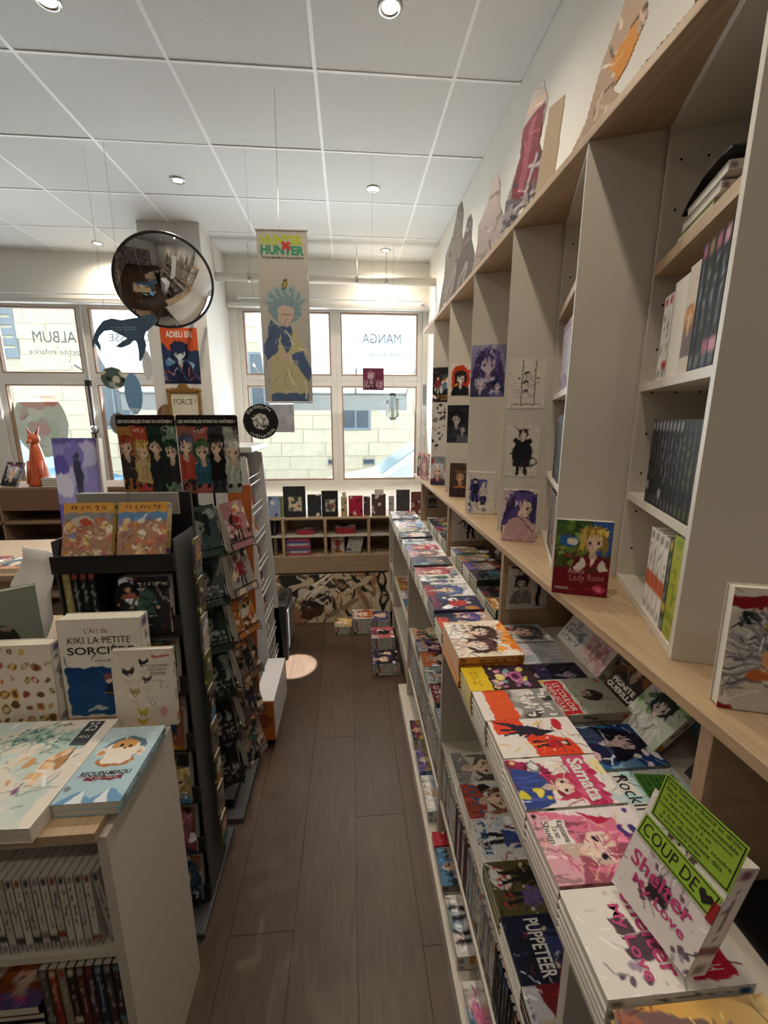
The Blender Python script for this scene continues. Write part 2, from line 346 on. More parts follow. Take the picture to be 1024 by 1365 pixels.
# ================================================================== ROOM
plm = mat('vinyl_plank', '#523f30', .42, noise=(14, .22), stretch=(7, .6, 1), bump=.15)
_n = plm.node_tree.nodes; _l = plm.node_tree.links; _b = _n['Principled BSDF']; _src = _b.inputs['Base Color'].links[0].from_socket
_oi = _n.new('ShaderNodeObjectInfo'); _hs = _n.new('ShaderNodeHueSaturation'); _mr = _n.new('ShaderNodeMapRange'); _mr.inputs[3].default_value = .86; _mr.inputs[4].default_value = 1.12
_l.new(_oi.outputs['Random'], _mr.inputs[0]); _l.new(_mr.outputs[0], _hs.inputs['Value']); _l.new(_src, _hs.inputs['Color']); _l.new(_hs.outputs[0], _b.inputs['Base Color'])
floor = struct(bx((-4.2, -2.6, -.05), (.86, 4.79, -.004)).build('floor', DARK))
pl = bx((.0007, .0007, -.004), (.1893, 1.2193, 0)).mesh('plank')
for i in range(26):
    y = -2.6 - (i*.43) % 1.22
    while y < 4.75:
        x = -4.18+i*.19
        if y > -2.6 and y+1.22 < 4.79 and x+.19 < .86:
            o = link('plank', pl, plm, floor, (x, y, 0))
        else:
            a, b = max(y, -2.6), min(y+1.22, 4.79); w = min(.19, .86-x)
            if b-a > .02 and w > .02: bx((x+.0007, a+.0007, -.004), (x+w-.0007, b-.0007, 0)).build('plank', plm, floor)
        y += 1.22
ceil = struct(bx((-4.2, -2.6, H_CEIL+.006), (.86, 4.79, H_CEIL+.08)).build('ceiling', WALL))
tx = [-.13+.66*k for k in range(-7, 3)]; ty = [2.39+.61*k for k in range(-9, 5)]
tx = [-4.2]+[v for v in tx if -4.15 < v < .8]+[.86]; ty = [-2.6]+[v for v in ty if -2.55 < v < 4.7]+[4.79]
r = random.Random(4)
for a, b in zip(tx, tx[1:]):
    for c, d in zip(ty, ty[1:]):
        z = H_CEIL+r.uniform(-.0, .003); bx((a+.004, c+.004, z), (b-.004, d-.004, z+.005)).build('ceiling_tile', TILE, ceil)
for v in tx[1:-1]: bx((v-.009, -2.6, H_CEIL-.003), (v+.009, 4.79, H_CEIL+.004)).build('grid_bar', GRID, ceil)
for v in ty[1:-1]: bx((-4.2, v-.007, H_CEIL-.0025), (.86, v+.007, H_CEIL+.004)).build('grid_bar', GRID, ceil)
struct(bx((.86, -2.6, -.05), (1.0, 4.95, 3.18)).build('wall_right', WALL))
struct(bx((-4.35, -2.6, -.05), (-4.2, 4.95, 3.18)).build('wall_left', WALL))
struct(bx((-4.35, -2.75, -.05), (1.0, -2.6, 3.18)).build('wall_front', WALL))
wb = MB()
wb.box((-4.2, 4.79, 2.66), (.86, 4.95, 3.18)).box((-4.2, 4.79, -.05), (.86, 4.95, .78))
wall_back = struct(wb.build('wall_back', WALL))
tr = MB()
for a, b in ((-4.2, -3.56), (-2.66, -2.655), (-1.76, -1.13), (.81, .86)): tr.box((a, 4.79, .78), (b, 4.95, 2.66))
struct(tr.build('trim_window_posts', FRAME))
struct(bx((-1.71, 4.05, 0), (-1.21, 4.79, H_CEIL)).build('wall_pillar', PILLAR))
struct(bx((-4.2, 4.71, 2.62), (-1.72, 4.79, 2.66)).build('trim_head_left', FRAME, bevel=.006))
struct(bx((-1.2, 4.71, 2.62), (.86, 4.79, 2.66)).build('trim_head_right', FRAME, bevel=.006))
n = 0
for (x0, x1) in ((-3.56, -2.66), (-2.655, -1.76), (-1.13, -.125), (-.125, .81)):
    for (z0, z1, e) in ((1.915, 2.66, .055), (.78, 1.915, .055)):
        n += 1; f = MB()
        f.box((x0, 4.82, z0), (x0+e, 4.9, z1)).box((x1-e, 4.82, z0), (x1, 4.9, z1)).box((x0+e, 4.82, z0), (x1-e, 4.9, z0+e)).box((x0+e, 4.82, z1-e), (x1-e, 4.9, z1))
        fo = struct(f.build('window_%d' % n, FRAME, bevel=.004)); g = .014; i = MB()
        a, b, c, d = x0+e, x1-e, z0+e, z1-e
        i.box((a, 4.822, c), (a+g, 4.87, d)).box((b-g, 4.822, c), (b, 4.87, d)).box((a+g, 4.822, c), (b-g, 4.87, c+g)).box((a+g, 4.822, d-g), (b-g, 4.87, d))
        i.build('inner_frame', FRAMEW, fo); bx((a, 4.872, c), (b, 4.876, d)).build('pane', GLASS, fo)
FROST = glassy('frosted_film', (.42, .45, .48), trans=.8)
# reversed shop lettering on the outside of the upper panes
for body, x, z, w, h in (('ALBUM', -2.98, 2.33, .42, .11), ('petite enfance', -3.0, 2.18, .5, .07), ('MANGA', .37, 2.36, .42, .10), ('bande dessinée', .40, 2.2, .36, .05), ('JEUNESSE', -2.2, 2.32, .5, .1)):
    o = text(None, body, w, h, 0, 0, 0, FROST, name='window_lettering', flip=True, M=FR((x, 4.869, z), (1, 0, 0), (0, 0, 1)))
    tag(o, {'ALBUM': 'large reversed ALBUM lettering on the upper left window pane', 'petite enfance': 'small reversed petite enfance lettering below ALBUM on the left window', 'MANGA': 'reversed MANGA lettering on the upper right window pane', 'bande dessinée': 'small reversed line of lettering below MANGA on the right window', 'JEUNESSE': 'faint reversed lettering on the pane behind the whale'}[body], 'lettering')
# ceiling spotlights
LW = ['lit ceiling spotlight nearest the top edge above the aisle', 'lit ceiling spotlight above and left of the convex mirror', 'lit ceiling spotlight right of the hanging banner', 'lit ceiling spotlight far left by the window wall', 'small lit ceiling spotlight right of the banner near the window wall', 'lit ceiling spotlight in the top left corner']
for k, (x, y) in enumerate(LAMPS):
    t = empty('ceiling_spotlight', LW[k] if k < 6 else 'unseen ceiling spotlight behind the viewpoint, the %s' % ORD[k-6], 'light', (x, y, H_CEIL), group='ceiling spotlights')
    m = MB(); m.lathe([(.03, -.001), (.034, -.008), (.047, -.007), (.05, .0), (.03, -.001)], n=24); m.build('ring', METAL, t, True)
    m = MB(); m.lathe([(.0005, -.0035), (.03, -.003)], n=20); m.build('lens', mat('lamp_lens', '#fff1dc', .3, emit=22, noise=None), t)
    l = bpy.data.lights.new('bulb', 'SPOT'); l.energy = 31 if y > 1.5 or x > 0 > -y else 11; l.color = (1, .86, .69); l.spot_size = radians(160); l.spot_blend = .8; l.shadow_soft_size = .03
    o = bpy.data.objects.new('bulb', l); COL.objects.link(o); o.parent = t; o.location = (0, 0, -.02)
l = bpy.data.lights.new('sun_patch_spot', 'SPOT'); l.energy = 3200; l.color = (1, .96, .9); l.spot_size = radians(4.6); l.spot_blend = .15; l.shadow_soft_size = .01  # added spot, standing in for a patch of sunlight on the aisle floor
for _o in list(bpy.data.objects):
    if _o.name == 'ceiling_spotlight.002':
        o = bpy.data.objects.new('sun_patch_spot', l); COL.objects.link(o); o.parent = _o; o.location = (0, 0, -.02); o.rotation_euler = (Vector((-.36, 2.42, 0))-Vector((.2, 3.4, H_CEIL))).to_track_quat('-Z', 'Y').to_euler()
def rear_case(x0, y0, w, rot, label, seed):
    t = empty('bookcase', label, 'bookcase', (x0, y0, 0), rot); m = MB()
    for x in (0, w-.02): bx((x, 0, 0), (x+.02, .3, 2.1)).build('side_panel', OAK, t)
    bx((.02, .28, 0), (w-.02, .295, 2.1)).build('back_panel', OAKX, t); V, Fc, C = [], [], []; r = random.Random(seed)
    for k in range(7):
        z = .08+.32*k; bx((.02, 0, z-.02), (w-.02, .28, z)).build('shelf', OAK, t); x = .03
        while x < w-.06 and k < 6: d = r.uniform(.02, .05); slab((x, .03, z), (x+d-.002, .25, z+r.uniform(.18, .26)), r.choice(CLOTHS+HAIRS+BGS[:4]), V, Fc, C); x += d
    me = bpy.data.meshes.new('books'); me.from_pydata(V, [], Fc); colattr(me, np.concatenate(C)); link('row_of_books', me, PRINT, t)['kind'] = 'stuff'
rear_case(-.1, -2.28, 1.9, pi, 'tall oak bookcase behind the viewpoint, nearer the right wall', 1); rear_case(-2.1, -2.28, 1.9, pi, 'tall oak bookcase behind the viewpoint, nearer the left wall', 2)
rear_case(-3.88, -1.6, 1.9, pi/2, 'tall oak bookcase along the left wall, rear one', 3); rear_case(-3.88, .5, 1.9, pi/2, 'tall oak bookcase along the left wall, front one', 4)
# ================================================================== STREET
STONE = mat('limestone', '#e6d8ba', .9, noise=(5, .07), bump=.3); ROAD = mat('pale_asphalt', '#8c8f92', .85, noise=(20, .08))
struct(bx((-14, 4.95, -.3), (8, 10.9, -.2)).build('street', ROAD))
struct(bx((-14, 9.9, -.2), (8, 10.9, -.08)).build('pavement', mat('kerb_stone', '#a9a69f', .9, noise=(8, .06))))
fac = struct(bx((-14, 11.02, -.3), (8, 11.4, 6.2)).build('wall_facade', mat('mortar', '#d8ccb0', .95, noise=(9, .05))))
holes = [(-.2, .55, 1.25, 3.1), (-8.5, -7.55, 2.9, 5.0), (-6.0, -5.2, 1.3, 3.2), (-.55, -.28, .38, .52), (.35, .65, .38, .52), (-2.4, -1.7, 1.25, 3.1)]
r = random.Random(3); meshes = {}
for row in range(16):
    z = -.08+.34*row; x = -9.6-(row % 2)*.45
    while x < 3.2:
        L = r.choice([.8, .95, 1.1]); a, b = x, x+L
        for hx0, hx1, hz0, hz1 in holes:
            if z+.3 > hz0 and z < hz1:
                if a < hx1 and b > hx0:
                    if a < hx0: b = min(b, hx0)
                    elif b > hx1: a = max(a, hx1)
                    else: b = a
        if b-a > .06:
            dz = r.uniform(0, .02); k = (round(b-a, 2), round(dz, 2))
            if k not in meshes: meshes[k] = bx((.005, -.014-k[1], .005), (k[0]-.005, 0, .335)).mesh('stone')
            link('stone', meshes[k], STONE, fac, (a, 11.02, z))
        x += L
for k, (hx0, hx1, hz0, hz1) in enumerate(holes):
    t = empty('facade_window', ['grey window of the stone building behind the hanging lantern', 'shuttered window of the stone building at the far left top', 'window of the stone building behind the big round sticker', 'small dark cellar vent left of the car', 'small dark cellar vent above the car', 'window of the stone building behind the pillar'][k], 'window', (hx0, 10.98, hz0))
    w, h = hx1-hx0, hz1-hz0; e = min(.06, h*.15); f = MB()
    f.box((0, 0, 0), (e, .035, h)).box((w-e, 0, 0), (w, .035, h)).box((e, 0, 0), (w-e, .035, e)).box((e, 0, h-e), (w-e, .035, h))
    if h > 1: f.box((w/2-.02, 0, e), (w/2+.02, .035, h-e))
    f.build('frame', mat('grey_shutter_paint', '#8f979c', .7, noise=(5, .04)), t)
    if k == 1:
        for j in range(9): bx((e, .005, e+j*(h-2*e)/9), (w-e, .03, e+(j+.7)*(h-2*e)/9)).build('slat', mat('grey_shutter_paint', '#8f979c'), t)
    else: bx((e, .02, e), (w-e, .03, h-e)).build('pane', mat('dark_pane', '#5a646b', .2, noise=(3, .05)), t)
AW = bpy.data.materials.new('awning_cloth'); AW.use_nodes = True
_n = AW.node_tree.nodes; _t = _n.new('ShaderNodeBsdfTranslucent'); _t.inputs[0].default_value = (.86, .88, .90, 1); _m = _n.new('ShaderNodeMixShader'); _m.inputs[0].default_value = .6
_z = _n.new('ShaderNodeTexNoise'); _z.inputs['Scale'].default_value = 3; _rr = _n.new('ShaderNodeValToRGB'); _rr.color_ramp.elements[0].color = (.78, .80, .82, 1); _rr.color_ramp.elements[1].color = (.86, .87, .88, 1)
AW.node_tree.links.new(_z.outputs[0], _rr.inputs[0]); AW.node_tree.links.new(_rr.outputs[0], _n['Principled BSDF'].inputs['Base Color'])
AW.node_tree.links.new(_n['Principled BSDF'].outputs[0], _m.inputs[1]); AW.node_tree.links.new(_t.outputs[0], _m.inputs[2]); AW.node_tree.links.new(_m.outputs[0], _n['Material Output'].inputs[0])
for (x0, x1, lb) in ((-1.05, .80, 'pale grey awning outside the two right windows'), (-2.95, -1.5, 'pale grey awning outside the left windows')):
    t = empty('awning', lb, 'awning', (x0, 4.97, 2.85)); w = x1-x0
    m = MB(); m.v = [(0, 0, 0), (w, 0, 0), (w, 1.0, -1.0), (0, 1.0, -1.0), (0, .0, .01), (w, .0, .01), (w, 1.0, -.99), (0, 1.0, -.99)]
    m.f = [(0, 1, 2, 3), (7, 6, 5, 4), (0, 4, 5, 1), (1, 5, 6, 2), (2, 6, 7, 3), (3, 7, 4, 0)]; m.build('cloth', AW, t)
    bx((0, 1.0, -1.22), (w, 1.006, -.99)).build('valance', mat('grey_valance', '#b9bcbe', .8, noise=(5, .04)), t)
    for q in (0.02, w*.62, w-.02): MB().tube((q, 0, -.75), (q, .98, -1.01), .012).build('arm', METAL, t)
    MB().tube((0, 1.0, -1.0), (w, 1.0, -1.0), .018).build('front_bar', METAL, t)
def car(loc, mir, colm, label):
    t = empty('car', label, 'car', loc); s = mir
    P = [(-.5, .0), (-.55, .35), (-.45, .52), (.35, .68), (1.0, 1.12), (1.3, 1.2), (2.3, 1.18), (2.9, .8), (3.4, .75), (3.5, .3), (3.45, 0)]
    M = Matrix(((s, 0, 0, 0), (0, 0, 1, 0), (0, 1, 0, .2), (0, 0, 0, 1)))
    m = MB().prism(P, 0, 1.6, M); bd = m.build('body', colm, t); bv = bd.modifiers.new('b', 'BEVEL'); bv.width = .09; bv.segments = 4
    n = Vector((-.56, .83)); g = MB(); a = Vector((.42, .73)); b = Vector((.96, 1.1)); o = n*.012
    k = [(s*(a.x+o.x), .18, a.y+o.y+.2), (s*(a.x+o.x), 1.42, a.y+o.y+.2), (s*(b.x+o.x), 1.3, b.y+o.y+.2), (s*(b.x+o.x), .3, b.y+o.y+.2)]
    g.v = k+[(x, y, z-.02) for x, y, z in k]; g.f = [(0, 1, 2, 3), (7, 6, 5, 4), (0, 4, 5, 1), (1, 5, 6, 2), (2, 6, 7, 3), (3, 7, 4, 0)]; g.build('windscreen', mat('car_glass', '#9fb6bd', .08, noise=(2, .1)), t)
    g = MB().prism([(1.05, .82), (1.3, 1.08), (2.25, 1.08), (2.6, .82)], -.008, .01, M); g.build('side_window', mat('dark_glass', '#39444a', .1, noise=(2, .1)), t)
    for q in (.15, 2.75):
        for y in (-.01, 1.43):
            MB().tube((s*q, y, .2), (s*q, y+.18, .2), .29, 24).build('wheel', BLACK, t)
    g = MB().prism([(-.5, .36), (-.3, .52), (-.12, .5), (-.3, .38)], -.01, .05, M); g.build('headlight', mat('lamp_glass', '#dfe6ea', .1, noise=(2, .02)), t)
car((.05, 6.0, -.2), 1, mat('white_car_paint', '#e2e4e6', .25, coat=.6, noise=(2, .01)), 'white parked car seen through the lower right window')
car((-4.4, 6.4, -.2), -1, mat('blue_car_paint', '#5f8fb8', .25, coat=.6, noise=(2, .01)), 'blue parked car seen through the far left window')
# ================================================================== RIGHT SHELVING
TH = radians(20.8); s_ = Vector((sin(TH), cos(TH), 0)); n_ = Vector((cos(TH), -sin(TH), 0)); UP = Vector((0, 0, 1))
ZL = 1.089
o = bx((.50, .22, ZL-.02), (.855, 3.3, ZL)).build('ledge_board', OAK, bevel=.0015); tag(o, 'long oak ledge board running under the white display bookcases', 'ledge')
tp = MB().prism([(.553, .2), (.857, .2), (.857, 3.3), (.553, 3.3)], 2.12, 2.14).build('top_board', OAK, bevel=.0015); tag(tp, 'long oak board lying across the tops of the white bookcases', 'shelf board')
SH = [1.841, 1.584, 1.324]
ONM = ['nearest', 'second', 'third', 'fourth', 'fifth', 'sixth']
W_ = .398; D_ = .152
HOLE = MB()
def cab_pt(k, a, b, z): # a along depth n_, b along front s_
    c = Vector((.555, .63+.45*k, 0)); return c+n_*a+s_*b+UP*z
cases = []
for k in range(6):
    M = FR(cab_pt(k, 0, 0, ZL), n_, s_)           # local x = depth, y = along the front, z up
    t = empty('bookcase', 'white narrow bookcase set at an angle, %s from the viewer' % ONM[k], 'bookcase', M=M, group='angled white bookcases'); cases.append(t)
    Ht = 2.12-ZL-.0005
    bx((0, 0, 0.0005), (D_+.012, .016, Ht)).build('side_panel', WHITE, t, bevel=.0008)
    bx((0, W_, 0.0005), (D_, W_+.014, Ht)).build('side_panel', WHITE, t, bevel=.0008)
    bx((D_-.006, .016, .0005), (D_, W_, Ht)).build('back_panel', WHITE, t)
    bx((0, .016, .0005), (D_-.006, W_, .018)).build('bottom_board', WHITE, t, bevel=.0008)
    bx((.001, .0165, Ht-.0185), (D_-.007, W_-.0005, Ht-.0005)).build('top_panel', WHITE, t)
    for q, z in enumerate(SH): bx((.001, .0165, z-ZL-(.024 if q == 0 else .018)), (D_-.007, W_-.0005, z-ZL)).build('shelf', OAK if q == 0 else WHITE, t, bevel=.0008)
    if k < 3:
        h = MB()
        for z in np.arange(.09, Ht-.05, .0963):
            for x in (.025, .075, .125): h.tube((x, W_-.0006, z), (x, W_+.0, z), .0028, 8)
        h.build('peg_holes', DARK, t); 
def shelf_book(k, b, z, w, h, t, base, seed, label, group, accent=None, dark='#2a262a', tilt=0, art=None, wear=0, mid=None):
    # spine faces out (-n_); stands between shelf positions b..b+t along s_
    O = cab_pt(k, .004+w+wear, b, z)      # cover R side (x=w) at the front
    M = FR(O, -n_, UP)                 # X = -n_, Y=up, Z = X x Y
    Z = (-n_).cross(UP)
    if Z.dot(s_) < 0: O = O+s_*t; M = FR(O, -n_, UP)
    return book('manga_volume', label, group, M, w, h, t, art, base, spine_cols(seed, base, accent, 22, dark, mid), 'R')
BW = .112
# bottom compartment of the nearest bookcase
z0 = ZL+.018; b = .20
for i in range(4):
    b -= .0305 if i == 0 else .0265; shelf_book(0, b, z0+.0003, BW, .176, .0258, '#e6e2db', 10+i, 'white volume with orange title, %s from the left on the lowest bookcase shelf' % ORD[i], 'white volumes on the lowest shelf', '#8a8580', '#77726c', mid='#c8603a')
b -= .0195; shelf_book(0, b, z0+.0003, BW, .18, .019, '#4b5a52', 15, 'thin volume with a mixed dark picture spine between white volumes and the green one', None, '#c2a24a', '#c9c4b8')
b -= .0455; shelf_book(0, .018, z0+.0003, BW, .192, b+.045-.018, '#aab04a', 16, 'thick yellow-green volume on the lowest shelf of the nearest bookcase', None, '#8a963a', '#6f7a2e')
b = .275
for i in range(13):
    t_ = .019 if i < 9 else .0205
    b -= t_+.0003
    shelf_book(0, b, 1.3243, BW, .177, t_, '#0d0c0e', 20+i, 'black volume with a silver title, %s from the left on the black row' % ORD[i] if i < 9 else 'black wide volume with a green title, %s from the left on the black row' % ORD[i], 'black volumes in the nearest bookcase', '#8a8a90' if i < 9 else '#2a2a2a', '#807e86' if i < 9 else '#8a9030')
b = .305
for i, (base, t_, h_, ac, dk, lb) in enumerate([('#e4dfd8', .026, .165, '#b03030', '#35303a', 'white volume with a red corner, leftmost on the middle shelf'), ('#e4dfd8', .026, .165, '#b03030', '#35303a', 'second white volume with a red corner on the middle shelf'), ('#ddd6ca', .075, .178, '#ddd6ca', '#d8d0c4', 'thick plain cream volume on the middle shelf of the nearest bookcase'),
        ('#cdb79a', .044, .185, '#9a8f86', '#8a7a6a', 'pale volume with an orange haired figure on its spine'), ('#1c2230', .022, .205, '#a05a70', '#a4a8b0', 'tall dark blue volume with silver title'), ('#242518', .026, .205, '#8a7040', '#a4a8b0', 'tall olive volume with silver title'), ('#18181d', .026, .205, '#a05a70', '#a4a8b0', 'tall charcoal volume with silver title'), ('#101014', .026, .205, '#c98a9a', '#a4a8b0', 'tall black volume with silver title beside the white side panel')]):
    b -= t_+.0006; o = shelf_book(0, b, 1.5843, BW, h_, t_, base, 40+i, lb, 'volumes on the middle shelf', ac, dk)
    if i == 3:
        a = Art(14, 50, t_, h_, '#d4c6b4', 48); a.bust(.5, .5, 1.3, '#c48a54', '#e0c0a0', '#7a6a6a', True); q = a.out(); V, Fc, C = [], [], []; grid(14, 50, lambda u, v: (BW+.0004, v*h_, t_*(1-u)), q, V, Fc, C); me = bpy.data.meshes.new('spine_picture'); me.from_pydata(V, [], Fc); colattr(me, np.concatenate(C)); link('spine_picture', me, PRINT, o)
# top shelf: a leaning pile with a black sleeve over it
for i, (base, th, lb) in enumerate([('#a6ad3c', .018, 'yellow-green volume lying at the bottom of the top shelf pile'), ('#e2ddd6', .017, 'white volume lying in the middle of the top shelf pile'), ('#b9b4ac', .017, 'grey-white volume lying on top of the top shelf pile')]):
    M = FR(cab_pt(0, .008, .30-.02*i, 1.8413+.0185*i+(.0005 if i else 0)), -s_, n_)
    book('manga_volume', lb, 'pile on the top shelf', M, .17, .113, th-.0015, rand_cover(60+i, 24, 18, bgc=base), base, spine_cols(60+i, base), 'R')
m = MB()
prof = [(.0, .0), (.03, .028), (.09, .05), (.16, .05), (.2, .035)]
for i in range(len(prof)-1):
    (a0, h0), (a1, h1) = prof[i], prof[i+1]
    k = len(m.v)
    for (a, h) in ((a0, h0), (a1, h1)):
        for x in (.012, .12):
            for dz in (0, .003): m.v.append(tuple(cab_pt(0, x, .30-a, 1.898+h*.5+dz)))
    m.f += [(k, k+4, k+6, k+2), (k+1, k+3, k+7, k+5), (k, k+1, k+5, k+4), (k+2, k+6, k+7, k+3), (k, k+2, k+3, k+1), (k+4, k+5, k+7, k+6)]
o = m.build('black_sleeve', BLACK); tag(o, 'black cloth sleeve draped over the pile on the top shelf', 'cloth')
# slivers of books in the second and third bookcases
for k in (1, 2):
    for z, h_, cs in ((1.5843, .18, ['#b9a7b4', '#a89cb0', '#c4bcc4']), (1.3243, .19, ['#1f1d20', '#2a2a2a', '#1a1a1c', '#3a3436']), (ZL+.0183, .18, ['#d8d2c8', '#2a2a2a', '#59544e'])):
        b = .017+.0168*(13 if k == 1 else 7)
        for i in range(13 if k == 1 else 7):
            b -= .0166; base = cs[i % len(cs)]
            shelf_book(k, b, z, BW, h_, .016, base, 70+i+k*9+int(z*100), '%s volume standing in the %s bookcase on the %s shelf, %s from the left' % ({'b': 'mauve', 'a': 'mauve', 'c': 'pale', '1': 'black', '2': 'black', '3': 'dark', 'd': 'cream', '5': 'brown'}[base[1]], ONM[k], 'middle' if z > 1.5 else 'black-row' if z > 1.3 else 'lowest', ORD[i]), 'books glimpsed in the narrow bookcases')
# prints pinned to the angled side panels
def panel_print(name, k, a0, z0, w, h, art, label, mask=None, t=.0012):
    O = cab_pt(k, a0, -.0005 if mask is None else -.0022, z0); M = FR(O, n_, UP)
    return tag(art_sheet(name, M, w, h, art, t=t, mask=mask), label, 'print')
def A_(nx, ny, w, h, base, seed=0): return Art(nx, ny, w, h, base, seed)
a = A_(44, 60, .12, .18, '#ddd6ca', 1)
a.full(.5, .5, 1.35, '#20221f', '#d8c8bc', '#1e2220', '#1a1c1b'); a.poly([(.3, .62), (.2, .5), (.25, .2), (.75, .2), (.8, .5), (.7, .62)], '#23272a')
a.poly([(.46, .85), (.5, 1), (.54, .85)], '#c9a890'); a.ell(.3, .7, .08, .07, '#1e1f1f'); a.ell(.7, .7, .08, .07, '#1e1f1f'); a.ell(.5, .72, .06, .05, '#d8c8bc'); a.line(.15, .45, .3, .5, .03, '#35383a')
a.strokes(8, ['#3a3d3e', '#5a2a30'], .02, .2, (.2, .05, .8, .3)); a.ell(.82, .3, .12, .12, '#4a4a48'); a.ell(.82, .3, .08, .08, '#ddd6ca')
panel_print('wall_print', 2, .016, 1.298, .116, .183, a.out(), 'cream print of a black dressed figure above the purple haired book')
a = A_(44, 60, .125, .17, '#ddd6ca', 2)
for x in (.38, .72): a.rect(x-.012, .1, x+.012, .95, '#3a3634')
for i, (x, y) in enumerate([(.5, .7), (.6, .62), (.47, .52), (.6, .45), (.48, .34), (.6, .25)]): a.ell(x, y, .07, .06, ['#2a2626', '#bdb6ae'][i % 2]); a.ell(x, y-.02, .045, .035, '#c9c2b8')
a.rect(.1, .08, .9, .1, '#4a4442'); a.marks(.1, .22, .35, .4, '#b5aea4', 3, 4); a.ell(.28, .6, .03, .03, '#5a5450'); a.ell(.8, .6, .03, .03, '#5a5450')
panel_print('wall_print', 2, .012, 1.54, .124, .17, a.out(), 'cream print of faces climbing between two dark bars')
a = A_(48, 66, .16, .225, '#8f8ab0', 3); a.grad('#4a4570', '#a7a2c4'); a.bust(.5, .62, 1.0, '#5b4f86', '#cdbccc', '#4a4266', True); a.blobs(8, ['#b9b4cc', '#2f3358', '#7a719f'], .04, .12, (0, 0, 1, .4)); a.strokes(14, ['#d8d4e2', '#2f3058'], .02, .3); a.bust(.3, .22, .5, '#c8c4d8', '#d8c8d0', '#3a3a60'); a.bust(.78, .2, .45, '#303058', '#d8c8d0', '#6a64a0')
panel_print('wall_print', 3, .002, 1.605, .15, .222, a.out(), 'large purple print of a long haired figure on the bookcase side')
a = A_(40, 54, .125, .17, '#ddd6ca', 4); mk = None
a.ell(.5, .5, .42, .6, '#c8402a'); a.blobs(6, ['#e0a040', '#d85030', '#b03020'], .08, .2, (.2, .2, .8, .8)); a.bust(.52, .52, .8, '#2a2422', '#e8d8cc', '#22201f'); a.ell(.62, .15, .12, .1, '#1f1c1c'); a.rect(0, 0, .12, 1, '#ddd6ca')
panel_print('wall_print', 4, .006, 1.634, .122, .17, a.out(), 'cream print with a red and orange flame figure')
a = A_(40, 60, .125, .2, '#23242a', 5); a.bust(.42, .62, .85, '#1a1a1e', '#b7a9a4', '#2e3038'); a.bust(.7, .35, .5, '#3a3a42', '#b0a8a8', '#5a5c64'); a.strokes(6, ['#7a7c84', '#3a3c44'], .03, .3)
panel_print('wall_print', 4, .003, 1.375, .124, .207, a.out(), 'dark print of two figures in black')
panel_print('wall_print', 5, .002, 1.616, .11, .22, rand_cover(91, 30, 50, .11, .22, '#2a2a30', '#6a2a30', '#8c2f35'), 'dark print with red figures on the farthest bookcase side')
a = A_(30, 70, .1, .3, '#d6d0c8', 6); a.blobs(26, ['#5a5450', '#8a8480', '#a05a5a', '#3a3636'], .05, .13); a.strokes(12, ['#2a2626', '#ffffff'], .03, .3)
panel_print('wall_print', 5, .004, 1.305, .1, .3, a.out(), 'tall black and white print with crowded small figures')
# books standing on the ledge
def ledge_book(O, art, lb, w=.118, h=.183, t=.02, base='#e4dfd8', side='R', seed=0, ang=TH, tilt=.04, grp='volumes standing on the oak ledge', fx=None):
    nn = Vector((cos(ang), -sin(ang), 0)); ss = Vector((sin(ang), cos(ang), 0)); up = (UP+ss*tilt).normalized()
    Z = nn.cross(up); M = FR(Vector(O)-Z*t+UP*.0004*0+UP*(t*tilt+.0006), nn, up)
    return book('manga_volume', lb, grp, M, w, h, t, art, base, spine_cols(seed, base), side)
a = A_(74, 108, .125, .183, '#3d5a34', 7); a.grad('#5b1822', '#4c6f38', .05, .95); a.rect(.0, .0, 1, .36, '#6e1c28'); a.rect(.62, .55, 1, 1, '#3a62a4')
a.blobs(40, ['#6a8a3c', '#3f5e2c', '#8aa850', '#2c4a26'], .03, .09, (0, .4, .6, 1)); a.blobs(12, ['#a83a34', '#c0504a'], .012, .03, (0, .35, .6, .7)); a.ell(.24, .72, .17, .12, '#3566a8'); a.ell(.3, .72, .1, .07, '#e8e2da')
a.bust(.68, .72, .72, '#d9b65c', '#edd0b8', '#6e2228'); a.poly([(.5, .52), (.36, .36), (.44, .3), (.62, .42)], '#e6e0d6'); a.poly([(.84, .5), (.98, .36), (.88, .28), (.76, .4)], '#e6e0d6'); a.poly([(.55, .5), (.8, .5), (.78, .3), (.58, .28)], '#7a2028'); a.poly([(.63, .5), (.68, .38), (.73, .5)], '#f0e8e0'); a.ell(.72, .34, .08, .04, '#2e4a2c'); a.ell(.72, .31, .05, .03, '#efe8e0')
a.poly([(0, .34), (.35, .3), (1, .36), (1, 0), (0, 0)], '#761c2a'); a.strokes(14, ['#93303c', '#5c1420'], .02, .2, (0, 0, 1, .3)); a.ell(.84, .1, .12, .07, '#d0466a'); a.ell(.84, .1, .05, .03, '#e88aa0')
o = ledge_book((.485, .934, ZL), a.out(), 'manga volume with a blond figure in a red waistcoat against green leaves', w=.122, h=.181, seed=7, base='#d9d2c6'); text(o, 'MANGA', .03, .007, .022, .015, .0206, WINK); text(o, 'Adieu', .035, .014, .05, .06, .0206, mat('pink_ink', '#d8a0a8', .5), rot=.05); text(o, 'Lady Rose', .075, .02, .075, .042, .0206, mat('rose_ink', '#c07a80', .5), rot=.05, name='title_lettering')
